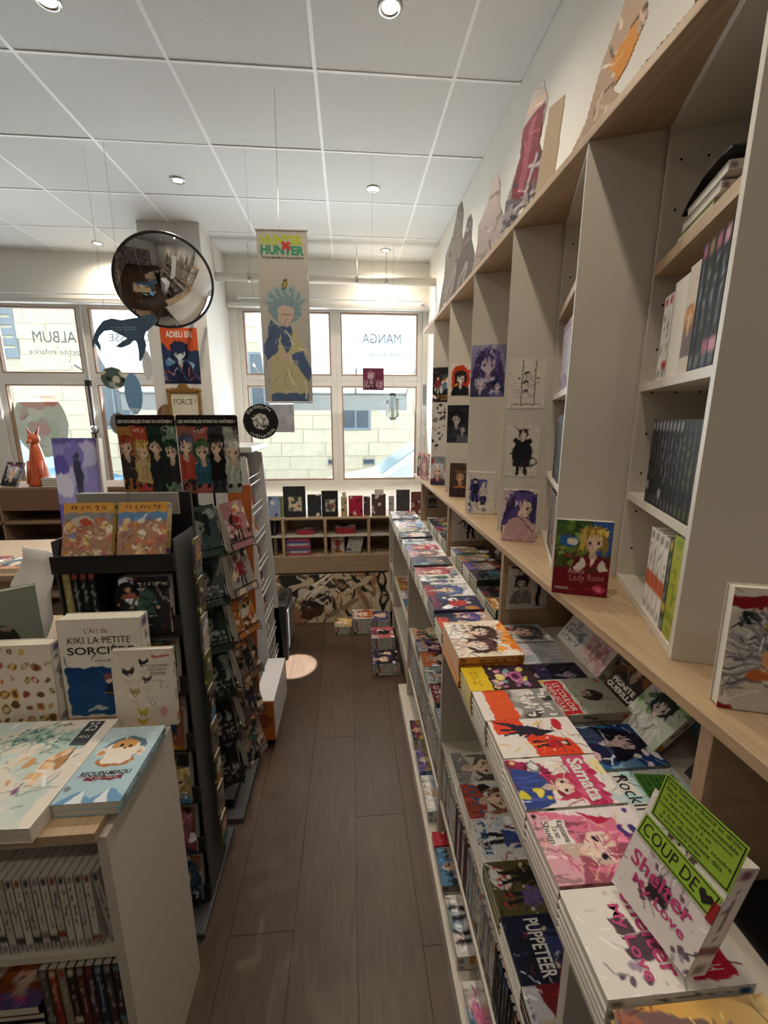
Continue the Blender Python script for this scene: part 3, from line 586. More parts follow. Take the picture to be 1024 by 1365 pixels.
a = A_(60, 90, .115, .18, '#d6c4c6', 8); a.blobs(10, ['#e6dada', '#cfb4b8', '#e2d2c8'], .1, .25); a.bust(.6, .66, 1.25, '#5a4a86', '#e8cfc0', '#c7a8a8', True); a.poly([(.5, .75), (.3, .6), (.02, .35), (.1, .3), (.3, .38), (.48, .5)], '#544684'); a.poly([(.05, 0), (.2, .42), (.6, .5), (.85, .4), (.95, 0)], '#c3a0a4'); a.strokes(24, ['#a98a94', '#8a6a78', '#e6d4d4'], .012, .25, (.1, 0, .95, .4)); a.line(.5, .5, .95, .2, .02, '#3a3036')
o = ledge_book((.522, 1.395, ZL), a.out(), 'manga volume with a purple haired profile leaning on the second shelf panel', w=.112, h=.178, t=.022, seed=8, base='#ddd6d0'); text(o, '文字', .018, .03, .02, .14, .0226, mat('grey_ink', '#77707a', .5))
a = A_(60, 88, .13, .19, '#dcd6cc', 9); a.rect(.14, .3, .72, .82, '#56549a'); a.full(.32, .56, .85, '#23242e', '#e0ccc0', '#262a44'); a.full(.6, .5, .8, '#9a8a92', '#e6d4c8', '#cfc6bc'); a.blobs(12, ['#8a86a6', '#3a3e58', '#c2bcc4'], .03, .08, (.15, .05, .75, .28)); a.marks(.1, .84, .3, .92, '#8a848a', 2, 3)
ledge_book((.517, 1.839, ZL), a.out(), 'thick white volume with a blue panel and two standing figures', w=.125, h=.186, t=.035, seed=9, base='#e2ddd4')
a = A_(44, 66, .115, .18, '#4a3c34', 10); a.blobs(14, ['#6a5442', '#8a6a4a', '#2e2826', '#a06a3a'], .06, .16); a.bust(.5, .6, .9, '#6a4e3c', '#c8a48a', '#3a3030'); a.rect(.2, .28, .8, .33, '#b0703a')
ledge_book((.54, 2.255, ZL), a.out(), 'dark brown volume with an armoured figure on the oak ledge', w=.11, seed=10, base='#4a4038')
ledge_book((.52, 2.70, ZL), rand_cover(95, 40, 60, bgc='#8d9098', hair='#c8c4cc', cloth='#3a3f55'), 'blue grey volume with two fighting figures at the far end of the ledge', w=.105, seed=11)
ledge_book((.505, 3.0, ZL), rand_cover(96, 30, 45, bgc='#d6b6b8', hair='#b9848c', cloth='#c9a0a4'), 'pink volume standing at the window end of the ledge', w=.1, seed=12, ang=1.2, t=.012)
ledge_book((.505, 3.16, ZL), rand_cover(97, 30, 45, bgc='#c9a4a4', hair='#8a6a70', cloth='#a06a70'), 'rose coloured volume behind the pink one at the ledge end', w=.1, seed=13, ang=1.2, t=.012)
a = A_(90, 110, .15, .182, '#e2dcd0', 11); a.rect(0, .83, 1, .93, '#8c1c1e'); a.rect(0, 0, 1, .05, '#8c1c1e'); a.blobs(10, ['#cfc8bc', '#ddd6ca', '#b9b2a8'], .1, .3, (0, .1, 1, .8)); a.rect(.1, .7, 1, .82, '#23262e')
for i in range(240):
    th = a.r.uniform(.6, 3.9); L = a.r.uniform(.25, .6); a.line(.5, .44, .5+L*cos(th), .46+L*sin(th)*.75, .018, a.r.choice(['#9a9ba0', '#b9babd', '#7c7d84', '#d0d0d2', '#5a5b62']))
a.ell(.5, .42, .2, .17, '#e0a878'); a.ell(.52, .43, .17, .15, '#d8915e'); a.poly([(.62, .3), (1, .28), (1, .55), (.7, .5)], '#c87a34'); a.strokes(10, ['#7a3a22', '#3a2a24'], .018, .15, (.35, .3, .75, .5)); a.ell(.3, .3, .1, .06, '#c06a3a'); a.line(.0, .3, 1, .12, .02, '#6b6c70'); a.poly([(.5, .05), (.62, .22), (1, .2), (1, .05)], '#c89a58'); a.strokes(12, ['#e8e4dc', '#8a8b90'], .015, .3, (0, .08, 1, .3))
o = ledge_book((.528, .505, ZL), a.out(), 'volume with a silver haired warrior and red bands, leaning at the right edge', w=.15, h=.184, t=.02, base='#e0dacd', seed=14, ang=.30); text(o, 'Dark', .045, .012, .07, .142, .0206, mat('gold_ink', '#b9a03a', .5)); text(o, 'Scissor', .085, .014, .085, .128, .0206, mat('gold_ink', '#b9a03a', .5), name='title_lettering')
# cardboard standees on the top board, leaning on the wall
def cutout(y0, y1, z1, art_fn, lb, lean=.12, x=.60, seed=0):
    w, h = (y1-y0)*.95, z1-2.1405; nx = max(30, int(w/.0035)); ny = int(h/.0035); a = Art(nx, ny, w, h, '#c8c2ba', seed); a.m[:] = False
    mk = art_fn(a); k = a.k; mask = mk.reshape(ny, k, nx, k).mean((1, 3)) > .4
    up = Vector((lean, 0, 1)).normalized(); M = FR((.585, y1, 2.1408), (.33, -.94, 0), (lean, .0, 1))
    o = art_sheet('cardboard_standee', M, w, h, a.out(), t=.004, mask=mask); tag(o, lb, 'standee'); return o
def c_knight(a):
    mk = a.pm([(.05, 0), (.1, .35), (.3, .6), (.25, .8), (.4, .98), (.6, 1), (.75, .85), (.7, .6), (.95, .35), (.9, 0)]); a.grad('#8f8a90', '#b5b0ae'); a.poly([(.2, .3), (.3, .8), (.7, .85), (.8, .3)], '#7f3f4c'); a.ell(.5, .88, .22, .08, '#c8b0a8'); a.strokes(30, ['#6e6a74', '#b8b0b4', '#4a4650'], .05, .5, (0, 0, 1, .45)); a.poly([(.35, .35), (.45, .8), (.55, .8), (.5, .35)], '#a05a68'); return mk
def c_grey(col):
    def f(a):
        mk = a.pm([(.05, 0), (.15, .4), (.1, .6), (.3, .75), (.38, .97), (.5, 1), (.6, .9), (.65, .7), (.85, .5), (.95, 0)]); a.a[:] = hexc(col); a.strokes(20, ['#77726f', '#9c9793', '#8a8580'], .06, .5); return mk
    return f
def c_long(a):
    mk = a.pm([(.0, 0), (.12, .1), (.3, .28), (.38, .55), (.5, .75), (.62, 1), (.8, 1), (.72, .78), (.78, .6), (.66, .42), (.55, .35), (.75, .22), (.8, .1), (1, .0)]); a.a[:] = hexc('#b09a8a'); a.strokes(40, ['#8a7264', '#c9b4a4', '#6a5a52', '#d8ccc0'], .03, .4); a.poly([(.45, .5), (.7, .62), (.72, .48), (.58, .38)], '#c98e4e'); a.marks(.05, .02, .95, .1, '#4a4444', 2, 9); return mk
def c_words(a):
    mk = a.pm([(0, 0), (.05, .25), (.3, .4), (.4, .7), (.6, .6), (.8, 1), (1, 1), (1, 0)]); a.a[:] = hexc('#5a3436'); a.marks(.05, .1, .95, .6, '#d8d0c6', 2, 8); return mk
cutout(2.66, 2.98, 2.8, c_grey('#8c8884'), 'tall grey cardboard standee farthest along the top board')
cutout(2.36, 2.60, 2.58, c_grey('#6f6b6c'), 'dark grey slanting standee next to the tall grey one', lean=.12)
cutout(1.93, 2.2, 2.56, c_grey('#a39a98'), 'grey and pink figure standee in the middle of the top board', seed=4)
cutout(1.55, 1.8, 2.64, c_knight, 'standee of a figure in a dark red coat', seed=5)
cutout(1.38, 1.46, 2.42, lambda a: (a.a.__setitem__(slice(None), hexc('#b9a78f')), a.pm([(0, 0), (.15, 1), (.9, 1), (1, 0)]))[1], 'plain beige card standing behind the red coat standee')
cutout(1.02, 1.32, 2.56, c_long, 'standee of a figure with an orange guitar shape near the top edge', seed=6)
cutout(.62, .99, 2.36, c_words, 'standee with a dark red base and white letters at the top edge', seed=7)
for y in (2.62, 1.49):
    o = bx((.565, y, 2.1405), (.585, y+.03, 2.165)).build('price_block', WHITE, bevel=.002); tag(o, 'small white block on the edge of the top board, %s' % ('far end' if y > 2 else 'by the beige card'), 'block')
# ------------------------------------------------------------------ display table below the ledge
tab = empty('display_table', 'long white display table with stepped shelves under the oak ledge', 'table', (0, 0, 0))
bx((.285, .1, .782), (.845, 3.04, .80)).build('tabletop', WHITE, tab, bevel=.001)
bx((.826, .1, .06), (.845, 3.04, .782)).build('back_panel', OAKX, tab)
bx((.838, .1, .8005), (.845, 3.04, 1.068)).build('rear_board', OAKX, tab)
bx((.312, .1, .0), (.8, 3.04, .06)).build('plinth', WHITE, tab)
DIV = [.1, .41, 1.2, 2.0, 2.75, 3.02]
for y in DIV: bx((.285, y, .0605), (.8255, y+.016, .7815)).build('divider', WHITE, tab, bevel=.001)
for a_, b_ in zip(DIV, DIV[1:]):
    bx((.29, a_+.0165, .437), (.8255, b_-.0005, .452)).build('shelf', WHITE, tab); bx((.29, a_+.0165, .205), (.8255, b_-.0005, .22)).build('shelf', WHITE, tab)
bx((.455, .1, .8005), (.458, 3.04, .822)).build('divider_strip', WHITE, tab)
for y in (.476, 1.299, 2.093, 2.918): bx((.502, y, .8005), (.8375, y+.022, 1.0685)).build('ledge_support', OAKX, tab, bevel=.001)
def flat(y1, x, z, w, h, t, art, lb, base='#e6e1d8', spine=None, seed=0, n_under=0, grp=None, tu=.0155, yaw=0, texts=()):
    """flat on the table, title reading towards the viewer; far edge at y1, left edge x, top surface z"""
    X = Vector((sin(yaw)*-1, -cos(yaw), 0)) ; Y = Vector((cos(yaw), -sin(yaw), 0))
    o = book('manga_volume', lb, grp, FR((x, y1, z-t), X, Y), w, h, t, art, base, spine if spine is not None else spine_cols(seed, base), 'R')
    zz = z-t
    if n_under:
        under = book_mesh(w-.001, h-.002, tu-.0004, None, base, spine_cols(seed+1, base), 'R')
        for i in range(n_under):
            zz -= tu; book('manga_volume', '%s copy under the %s' % (ORD[i+1], ' '.join(lb.replace(',', '').split()[:12])), 'copies stacked under the top volumes', FR((x+.0015*((i*7) % 3-1)+.001, y1-.001, zz), X, Y), w-.001, h-.002, tu-.0004, me=under)
    return o
gy = '#e6e1d8'
# front row, from the viewer away
a = A_(70, 106, .112, .178, '#d9a855', 20); a.grad('#d99a3c', '#e8c98e'); a.rect(.3, .0, .7, 1, '#dcc6b8'); a.bust(.55, .45, 1.1, '#b08a8a', '#e6c8b8', '#a86a5a', True); a.rect(.5, .3, .95, .62, '#c64a2e'); a.marks(.55, .34, .9, .58, '#8a2a1e', 3, 7); a.strokes(10, ['#8a5a4a', '#f0d8a8'], .02, .4)
flat(.318, .277, .868, .112, .178, .0165, a.out(), 'yellow and orange manga volume cut off at the bottom edge of the front row', '#d9b070', seed=20, n_under=3)
a = A_(80, 120, .112, .178, '#e9e3dc', 21); a.blobs(20, ['#c4bcb8', '#d8b8c0'], .01, .025); a.poly([(.33, .55), (.62, .57), (.6, .78), (.36, .75)], '#3a2e34'); a.rect(.64, .62, .93, .92, '#b8233c')
for i in range(14): a.rect(a.r.uniform(.3, .85), a.r.uniform(.2, .8), a.r.uniform(.3, .85)+.03, a.r.uniform(.2, .8)+.03, '#5a4650')
a.blobs(6, ['#6a5a68', '#a892a8'], .02, .05, (.75, .05, .95, .4))
o = flat(.438, .276, .870, .113, .178, .017, a.out(), 'white volume lying flat with pink Shelter title and red label', '#e9e3dc', seed=21, n_under=3)
PINK = mat('magenta_ink', '#c2447a', .5); text(o, 'Shelter', .09, .024, .055, .09, .0176, PINK, name='title_lettering', bold=.02); text(o, 'My Love', .08, .02, .062, .06, .0176, PINK, bold=.02, name='title_lettering'); text(o, 'World', .02, .03, .088, .137, .0177, WINK)
a = A_(80, 120, .112, .178, '#ecdfe0', 22); a.poly([(.1, .1), (.35, .75), (.95, .8), (.95, .3), (.6, .05)], '#e3a0b4')
a.bust(.58, .52, 1.15, '#e07a98', '#f0d4c8', '#e0a8b4', True)
for i in range(60): x, y = a.r.gauss(.55, .25), a.r.gauss(.42, .2); a.line(x, y, x+a.r.uniform(-.2, .2), y+a.r.uniform(-.1, .1), .014, a.r.choice(['#d0607e', '#eab0c0', '#c84a6a', '#f0c8b0', '#e8a070']))
a.blobs(4, ['#4a3a7a', '#5a3f86'], .03, .09, (.05, .75, .4, .95)); a.blobs(3, ['#4a3a7a'], .03, .07, (.75, .5, 1, .9)); a.poly([(.05, .45), (.25, .6), (.2, .75)], '#c02a50'); a.ell(.08, .06, .035, .03, '#2a2024'); a.rect(.15, .1, .5, .3, '#efe6e2')
o = flat(.556, .279, .870, .113, .178, .017, a.out(), 'white volume with a big pink haired figure in the front row', '#ead9da', spine_cols(22, '#c98a90', '#a05a64'), 22, 3)
for i, wd in enumerate(('Kamisama', 'To no', 'Shuen')): text(o, wd, .036 if i != 1 else .02, .011, .036, .046-.012*i, .0176, INK)
a = A_(80, 120, .106, .178, '#ece4dc', 23); a.blobs(9, ['#f0e2a8', '#e9d8c8', '#c8d4dc'], .08, .2); a.strokes(16, ['#5a6a9a', '#8aa4b4', '#a03a50', '#3a4a6a'], .025, .3, (0, 0, 1, .6)); a.bust(.35, .25, .65, '#a8305a', '#f0d4c4', '#8c2f45', True); a.bust(.62, .5, .75, '#c04060', '#f0d4c4', '#3a4a8a'); a.ell(.2, .28, .12, .1, '#7a8a8a'); a.ell(.2, .28, .08, .07, '#e0dcd8'); a.blobs(5, ['#d8c840', '#e8d860'], .04, .1, (.6, 0, 1, .3)); a.rect(0, .62, 1, .86, '#cf4a74'); a.blobs(9, ['#d8668a', '#b8305a'], .04, .08, (0, .6, 1, .88)); a.ell(.1, .08, .05, .05, '#e0b080')
o = flat(.667, .281, .870, .106, .178, .017, a.out(), 'colourful volume with the white on pink Samata title in the front row', '#ece4dc', seed=23, n_under=3); text(o, 'Samata', .092, .03, .053, .133, .0176, WINK, name='title_lettering', bold=.03)
a = A_(76, 116, .1, .178, '#ebe2da', 24); a.rect(0, .05, .4, .4, '#e2492e'); a.poly([(.35, .35), (1, .4), (1, .9), (.6, .85)], '#e2492e'); a.full(.35, .35, .8, '#26222a', '#e8ccc0', '#2a2838'); a.poly([(0, .0), (.5, .5), (.4, .75), (.25, .5)], '#2c2738'); a.full(.7, .62, .7, '#2a2428', '#ecd4c8', '#b02a34'); a.ell(.2, .8, .16, .1, '#c8323a'); a.ell(.2, .6, .12, .08, '#ead0c4'); a.strokes(10, ['#3a3a7a', '#e0b030', '#26222a'], .02, .3)
flat(.774, .284, .870, .104, .178, .0175, a.out(), 'white volume with red shapes and dark haired figures in the front row', '#ece4dc', seed=24, n_under=3)
a = A_(76, 116, .1, .178, '#8f8a88', 25); a.blobs(14, ['#b8b2ae', '#5a5656', '#3a3838', '#d0cac4'], .06, .16, (0, .3, 1, 1)); a.rect(0, 0, 1, .14, '#e6ddd8'); a.rect(0, .14, 1, .45, '#e0592c'); a.marks(.1, .55, .95, .95, '#efeae4', 3, 5); a.rect(.02, .18, .06, .4, '#c8441e')
flat(.876, .281, .869, .1, .178, .0175, a.out(), 'grey volume with a broad orange block and white letters', '#dcd6d0', seed=25, n_under=3)
a = A_(70, 106, .1, .178, '#3a2a30', 26); a.rect(0, 0, 1, .33, '#e2c02c'); a.marks(.2, .08, .8, .22, '#a8860e', 2, 5); a.blobs(30, ['#b06aa0', '#d8c87a', '#7aa8b0', '#8a4a80', '#e0a8c0'], .04, .1, (.1, .38, .9, .85)); a.ell(.5, .72, .2, .16, '#c86aa8'); a.ell(.5, .72, .12, .1, '#5a2a50'); a.ell(.5, .5, .14, .12, '#e8d890')
flat(.979, .279, .868, .1, .178, .0165, a.out(), 'volume with a yellow band and colourful flowers in the front row', '#d9c46a', seed=26, n_under=3)
a = A_(90, 90, .2, .178, '#e8d6bc', 27); a.grad('#e6cdb4', '#ecdfc8'); a.rect(0, .86, 1, 1, '#e07a2a'); a.blobs(12, ['#e8802a', '#f0a850', '#e86a1e'], .04, .12, (.1, .72, 1, 1)); a.blobs(10, ['#efe2d0', '#e2c0a8'], .08, .2); a.bust(.35, .55, .55, '#4a3430', '#efd4c0', '#efe6da'); a.bust(.7, .4, .6, '#5a3a38', '#f0d8c8', '#e6cfc0'); a.strokes(26, ['#4a3030', '#7a4a44', '#2f2526', '#ffffff'], .012, .25); a.marks(.1, .1, .35, .5, '#3a2c2e', 3, 4)
flat(1.186, .277, .892, .2, .178, .02, a.out(), 'large cream and orange illustrated volume on a tall stack', '#d98a3c', spine_cols(27, '#d08a44', '#8a5a2a'), 27, 4, tu=.017)
specs = [('#c9a68c', '#3f4a6c', 'blue and orange volume with a red figure', '#4a5a86', '#c8503a'), ('#3a3a5a', None, 'dark blue volume with a red stamp', '#26222a', '#c83a3a'), ('#e6e0dc', None, 'white volume with blue and red figures', '#5a6a9a', '#a03a44'), ('#e9e6e0', None, 'white volume with a green creature', '#3f6a50', '#3a5a46'), ('#d8a0a4', None, 'pink and white volume with red hair', '#b85a60', '#d88a90'), ('#5a5356', None, 'slim grey volume', '#3a363a', '#8a8488'),
         ('#c8b8b4', None, 'mauve volume with pale faces', '#8a6a70', '#c0a0a4'), ('#d8d0d4', None, 'pale volume with a red corner', '#c02a30', '#6a7a9a'), ('#cfd4d8', None, 'pale blue volume with a grey figure', '#5a6a80', '#8a9aa8'), ('#2a2c30', None, 'black volume with white bands', '#d8d4d0', '#4a4c50'), ('#d8d6c8', None, 'cream volume with green leaves', '#6a7a5a', '#a8a48a'), ('#c8d4e4', None, 'sky blue volume with white clouds', '#8aa4c8', '#ffffff'), ('#b8c8e0', None, 'light blue volume at the far end', '#6a8ac0', '#d0d8e8'), ('#c0c8d8', None, 'silver blue volume by the window end', '#8a9ab0', '#dcdce4'), ('#a8b4c8', None, 'last blue grey volume of the front row', '#6a7a9a', '#c8ccd4')]
y = 1.313
for i, (b_, _, lb, hr, cl) in enumerate(specs):
    flat(y, .278, .868 if i % 4 else .86, .108, .176, .016, rand_cover(200+i, 30, 44, bgc=b_, hair=hr, cloth=cl), lb+', %s beyond the orange magazine stack' % ORD[i], b_ if i % 2 else '#e2ddd6', seed=200+i, n_under=3, grp='front row of the display table'); y += .1155
# second row, lower
a = A_(76, 116, .11, .175, '#e4e0dc', 30); a.rect(0, .5, 1, 1, '#c8ccc8'); a.rect(0, .4, 1, .5, '#bcd8d4'); a.blobs(6, ['#b8dcd8', '#e8e0e4', '#d8e8e4'], .1, .25); a.strokes(8, ['#2a2a30', '#8a8890', '#ffffff'], .02, .3); a.ell(.12, .35, .05, .04, '#1e1c20')
o = flat(.672, .459, .8205, .11, .175, .019, a.out(), 'white volume with the black handwritten Rock title in the second row', seed=30); text(o, 'RockIN', .09, .028, .055, .055, .0196, INK, name='title_lettering')
gn = bx((0, 0, 0), (.095, .075, .0006)).build('green_note', mat('dark_green_card', '#4f8a2a', .6, noise=(5, .05))); gn.matrix_world = FR((.545, .664, .8212), (-.12, -1, 0), (1, -.12, 0)); tag(gn, 'dark green handwritten note lying on the white Rock volume', 'note')
for i in range(7): text(gn, ['Un manga qui', 'parle de rock', 'et de passion,', 'des dessins', 'dynamiques et', 'une histoire', 'touchante !'][i], .085, .007, .0475, .067-.0098*i, .001, INK, name='handwriting')
a = A_(80, 116, .118, .175, '#5f9ab8', 31); a.grad('#b8d4dc', '#2a5a94'); a.poly([(0, .6), (1, .7), (1, 1), (0, 1)], '#25427c'); a.blobs(9, ['#3a7ab0', '#d8e0e4', '#a8ccd8', '#1f3f78'], .08, .2); a.bust(.45, .68, .85, '#241f34', '#e4c4c8', '#33405e', True); a.ell(.62, .28, .2, .2, '#1f2344'); a.ell(.72, .2, .12, .12, '#e0b8c0'); a.blobs(6, ['#d8e4dc', '#efe6ea'], .04, .1, (.5, .6, 1, .95)); a.strokes(8, ['#1c2040', '#e8eef0'], .02, .4)
flat(.798, .459, .822, .12, .175, .02, a.out(), 'blue volume with black haired heads among white petals', '#b8ccd4', seed=31)
a = A_(90, 116, .135, .178, '#a8ab98', 32); a.grad('#c9c4b4', '#8f9484'); a.ell(.5, .68, .16, .2, '#2c241f'); a.ell(.42, .6, .12, .12, '#b8a894'); a.strokes(8, ['#2a221e', '#4a3c32'], .02, .25, (.4, .5, .7, .9)); a.rect(.05, .14, .98, .38, '#b5252a'); a.blobs(10, ['#d8c8b8', '#c8b060', '#7a9a80'], .05, .1, (0, 0, 1, .12)); a.ell(.1, .92, .05, .04, '#b03a34')
o = flat(.945, .459, .843, .135, .178, .022, a.out(), 'grey green volume with a red title strip in the second row', '#b8b4a4', seed=32, n_under=1, tu=.0195); text(o, 'LE COULOIR', .105, .016, .07, .052, .0226, WINK); text(o, 'CRÉPUSCULE', .105, .016, .07, .034, .0226, WINK, name='title_lettering')
a = A_(70, 100, .1, .175, '#2c2634', 33); a.bust(.5, .3, .8, '#1c1a26', '#b8a0b0', '#3c3450', True); a.bust(.55, .75, .8, '#2a2a3c', '#a890a4', '#2a2440', True); a.strokes(12, ['#8a7a98', '#4a4a6a', '#b8a8b8'], .015, .4)
flat(1.05, .459, .8205, .102, .175, .019, a.out(), 'dark purple volume with two black haired faces in the second row', '#c8c2c8', seed=33)
a = A_(70, 100, .11, .175, '#b8b6b8', 34); a.blobs(14, ['#d0ccd0', '#a8b0b4', '#c8b8c0', '#9aa4ac'], .08, .22); a.strokes(14, ['#8a949c', '#dcd6da', '#a88a98'], .02, .5)
flat(1.166, .459, .8205, .112, .175, .019, a.out(), 'pale lavender grey volume at the far end of the nearest bay', '#c8c6c8', seed=34)
flat(1.29, .459, .8205, .115, .175, .019, rand_cover(35, 40, 60, bgc='#b4b0ae', hair='#6a6468'), 'pale grey volume against the oak support in the nearest bay', '#d8d4d0', seed=35)
# next bays: tall dark stacks
y = 1.46; dk = ['#2e3430', '#39363a', '#4a4a44', '#23282a', '#5a4e50', '#2f3a34']
for i in range(11):
    if 2.07 < y-.0 < 2.235: y = 2.24
    flat(y, .459+(.045 if 1.3 < y < 3 and i not in () else 0), .87 if i > 1 else .845, .112, .176, .016, rand_cover(240+i, 30, 44, bgc=dk[i % 6], hair=['#c8c4b8', '#a8a060', '#8a5a5a', '#d8d2c8'][i % 4]), '%s stack past the oak support in the back row, %s volume on top' % (ORD[i], ['dark green', 'charcoal', 'olive grey', 'near black', 'brown grey', 'deep green'][i % 6]), '#cfcac0' if i % 2 else '#3a3c3a', seed=240+i, n_under=3 if i > 1 else 1, grp='back row of the display table'); y += .1155
# volumes leaning on the rear board
def lean_book(y1, x, z, art, lb, w=.115, h=.18, t=.016, ang=.62, base='#ddd6cc', seed=0, turn=0):
    X = Vector((sin(turn), -cos(turn), 0)); side = Vector((cos(turn), sin(turn), 0)); Y = side*sin(ang)+UP*cos(ang); Z = X.cross(Y)
    O = Vector((x, y1, z))-Z*t+UP*(t*sin(ang)+.0008)
    return book('manga_volume', lb, 'volumes leaning against the rear board', FR(O, X, Y), w, h, t, art, base, spine_cols(seed, base), 'R')
a = A_(60, 90, .115, .18, '#ddd8d4', 40); a.rect(0, .55, .62, 1, '#c23a34'); a.blobs(7, ['#a8b4b8', '#c8c4c4', '#8a9aa4'], .06, .14, (.4, .2, 1, .9)); a.marks(.1, .08, .9, .4, '#6a7a8a', 3, 6)
lean_book(1.22, .665, .801, a.out(), 'white leaning volume with a red square corner', seed=40)
a = A_(60, 90, .115, .18, '#ddd0cc', 41); a.bust(.5, .72, .8, '#3a2e30', '#e8d4cc', '#d8b8b8'); a.blobs(14, ['#d8a8ac', '#e4c8c4', '#c88a94'], .04, .12, (.1, .05, .9, .5)); a.marks(.15, .25, .85, .45, '#b86a78', 2, 5)
lean_book(1.09, .655, .801, a.out(), 'cream leaning volume with pink flowers and dark hair', t=.03, seed=41)
a = A_(60, 90, .115, .18, '#4a403a', 42); a.bust(.55, .65, 1.0, '#8a5a34', '#d0b09a', '#3a3230', True); a.strokes(16, ['#8a7a6a', '#2a2422', '#b8a894'], .02, .4); a.ell(.3, .85, .2, .12, '#8a8078'); a.rect(.05, .02, .95, .25, '#3a302c')
o = lean_book(.955, .655, .801, a.out(), 'dark brown leaning volume with the white GUERILLA title', seed=42, base='#55483e'); text(o, 'PIGNITE', .08, .014, .055, .042, .0168, WINK, bold=.03, name='title_lettering'); text(o, 'GUERILLA', .1, .014, .058, .024, .0168, WINK, bold=.03, name='title_lettering')
a = A_(60, 90, .12, .18, '#b8c4cc', 43); a.blobs(10, ['#5a9ac8', '#d8dce0', '#8ab4cc', '#e8e4e8'], .08, .2); a.bust(.6, .55, .8, '#3a5a9a', '#e0ccd4', '#a8c0d0'); a.poly([(0, .7), (.3, .75), (.25, 1), (0, 1)], '#3f98cc'); a.strokes(10, ['#3a4a7a', '#ffffff'], .02, .3)
lean_book(.79, .765, .801, a.out(), 'pale blue leaning volume with a blue haired figure', seed=43, ang=.22)
a = A_(60, 90, .115, .18, '#c4d0b8', 44); a.blobs(14, ['#8ab070', '#e4e8dc', '#5a7a50', '#d8c8cc'], .05, .15); a.bust(.5, .5, .7, '#2a2a2c', '#ecdcd4', '#e0e0d8'); a.strokes(12, ['#2f4a30', '#26262a', '#b84a6a'], .015, .3)
lean_book(.83, .615, .8007, a.out(), 'white and green leaning volume below the pale blue one', seed=44, ang=.75)
a = A_(60, 90, .115, .18, '#26242a', 45); a.blobs(8, ['#3a3440', '#1c1a20', '#4a4654'], .1, .2); a.strokes(8, ['#8a8490', '#5a5460'], .012, .3)
o = lean_book(.668, .655, .801, a.out(), 'black leaning volume with white lettering beside the oak support', seed=45, base='#2c2a30', ang=.7); text(o, 'Brother', .07, .018, .055, .095, .0168, WINK); text(o, 'Dear', .05, .018, .045, .072, .0168, WINK)
for i in range(5):
    lean_book(1.46+.12*i, .70, .86, rand_cover(50+i, 24, 36, bgc=['#8a5a50', '#c0a8a0', '#6a5a58', '#a06058', '#3a3a3e'][i], cloth='#a03a3a'), 'leaning volume in the second bay, %s from the oak support' % ORD[i], seed=50+i, ang=.35)
# prints on the oak supports
a = A_(60, 60, .2, .21, '#d8d2c6', 50); a.full(.5, .5, .9, '#3a3438', '#8a8488', '#2e2a30', '#2a262c'); a.poly([(.1, .55), (.45, .75), (.55, .75), (.9, .55), (.6, .62), (.4, .62)], '#3f3a44'); a.ell(.5, .75, .1, .1, '#77727a')
tag(art_sheet('wall_print', FR((.522, 2.0925, .885), (1, 0, 0), (0, 0, 1)), .2, .165, a.out()), 'white print of a winged black machine on the second oak support', 'print')
a = A_(60, 60, .13, .15, '#cfc9c0', 51); a.line(.75, .1, .8, .85, .1, '#2e2a2c'); a.bust(.35, .6, .5, '#3a3638', '#cfc9c0', '#8a8480'); a.line(.1, .95, .6, .9, .06, '#3a3638'); a.strokes(8, ['#5a5654', '#a8a29a'], .012, .4)
tag(art_sheet('wall_print', FR((.52, 1.2985, .874), (1, 0, 0), (0, 0, 1)), .14, .155, a.out()), 'pale print with a dark blade on the nearest oak support', 'print')
for i, z in enumerate((.89, .985)):
    a = A_(26, 24, .09, .08, '#8a8278', 52+i); a.bust(.5, .5, .8, '#26221f', '#7a6e66', '#2e2a28'); tag(art_sheet('wall_print', FR((.535, 2.9175, z), (1, 0, 0), (0, 0, 1)), .09, .078, a.out()), 'small dark portrait print, %s of two on the farthest oak support' % ('lower' if i == 0 else 'upper'), 'print')
# second tier: flat stacks
tier = [(.3955, '#1f90b4', 'bright blue volume with a black splash', '#1c2a34', '#12a0c8'), (.545, '#3a2426', 'dark red volume with a white hand', '#a0323a', '#c8c4c8'), (.655, '#23253a', 'dark blue volume with the white PUPPET title', '#1e1e28', '#3a3f6a'), (.765, '#5c5432', 'black and gold volume with white figures', '#d8d0b8', '#2a2620'), (.875, '#d8d6d4', 'white volume with red ribbons', '#a8323c', '#3a4a8a'), (.985, '#d6cfc4', 'cream volume with brown haired pair', '#8a5a3c', '#a0483a'), (1.095, '#c4c0b8', 'pale volume with grey print', '#6a6460', '#8a8480'),
        (1.33, '#7a8a94', 'grey blue volume', '#46606c', '#b8c4c8'), (1.445, '#2c2c30', 'black volume', '#4a4a50', '#8a3a40'), (1.56, '#8f9a94', 'sage volume', '#5a6a60', '#c8ccc4'), (1.675, '#c8582e', 'orange and black volume', '#2a1f24', '#d8803a'), (1.79, '#2a2433', 'dark purple volume', '#6a3a70', '#b8b0c0'), (1.9, '#d8b890', 'peach volume', '#c87a50', '#e0c8a8')]
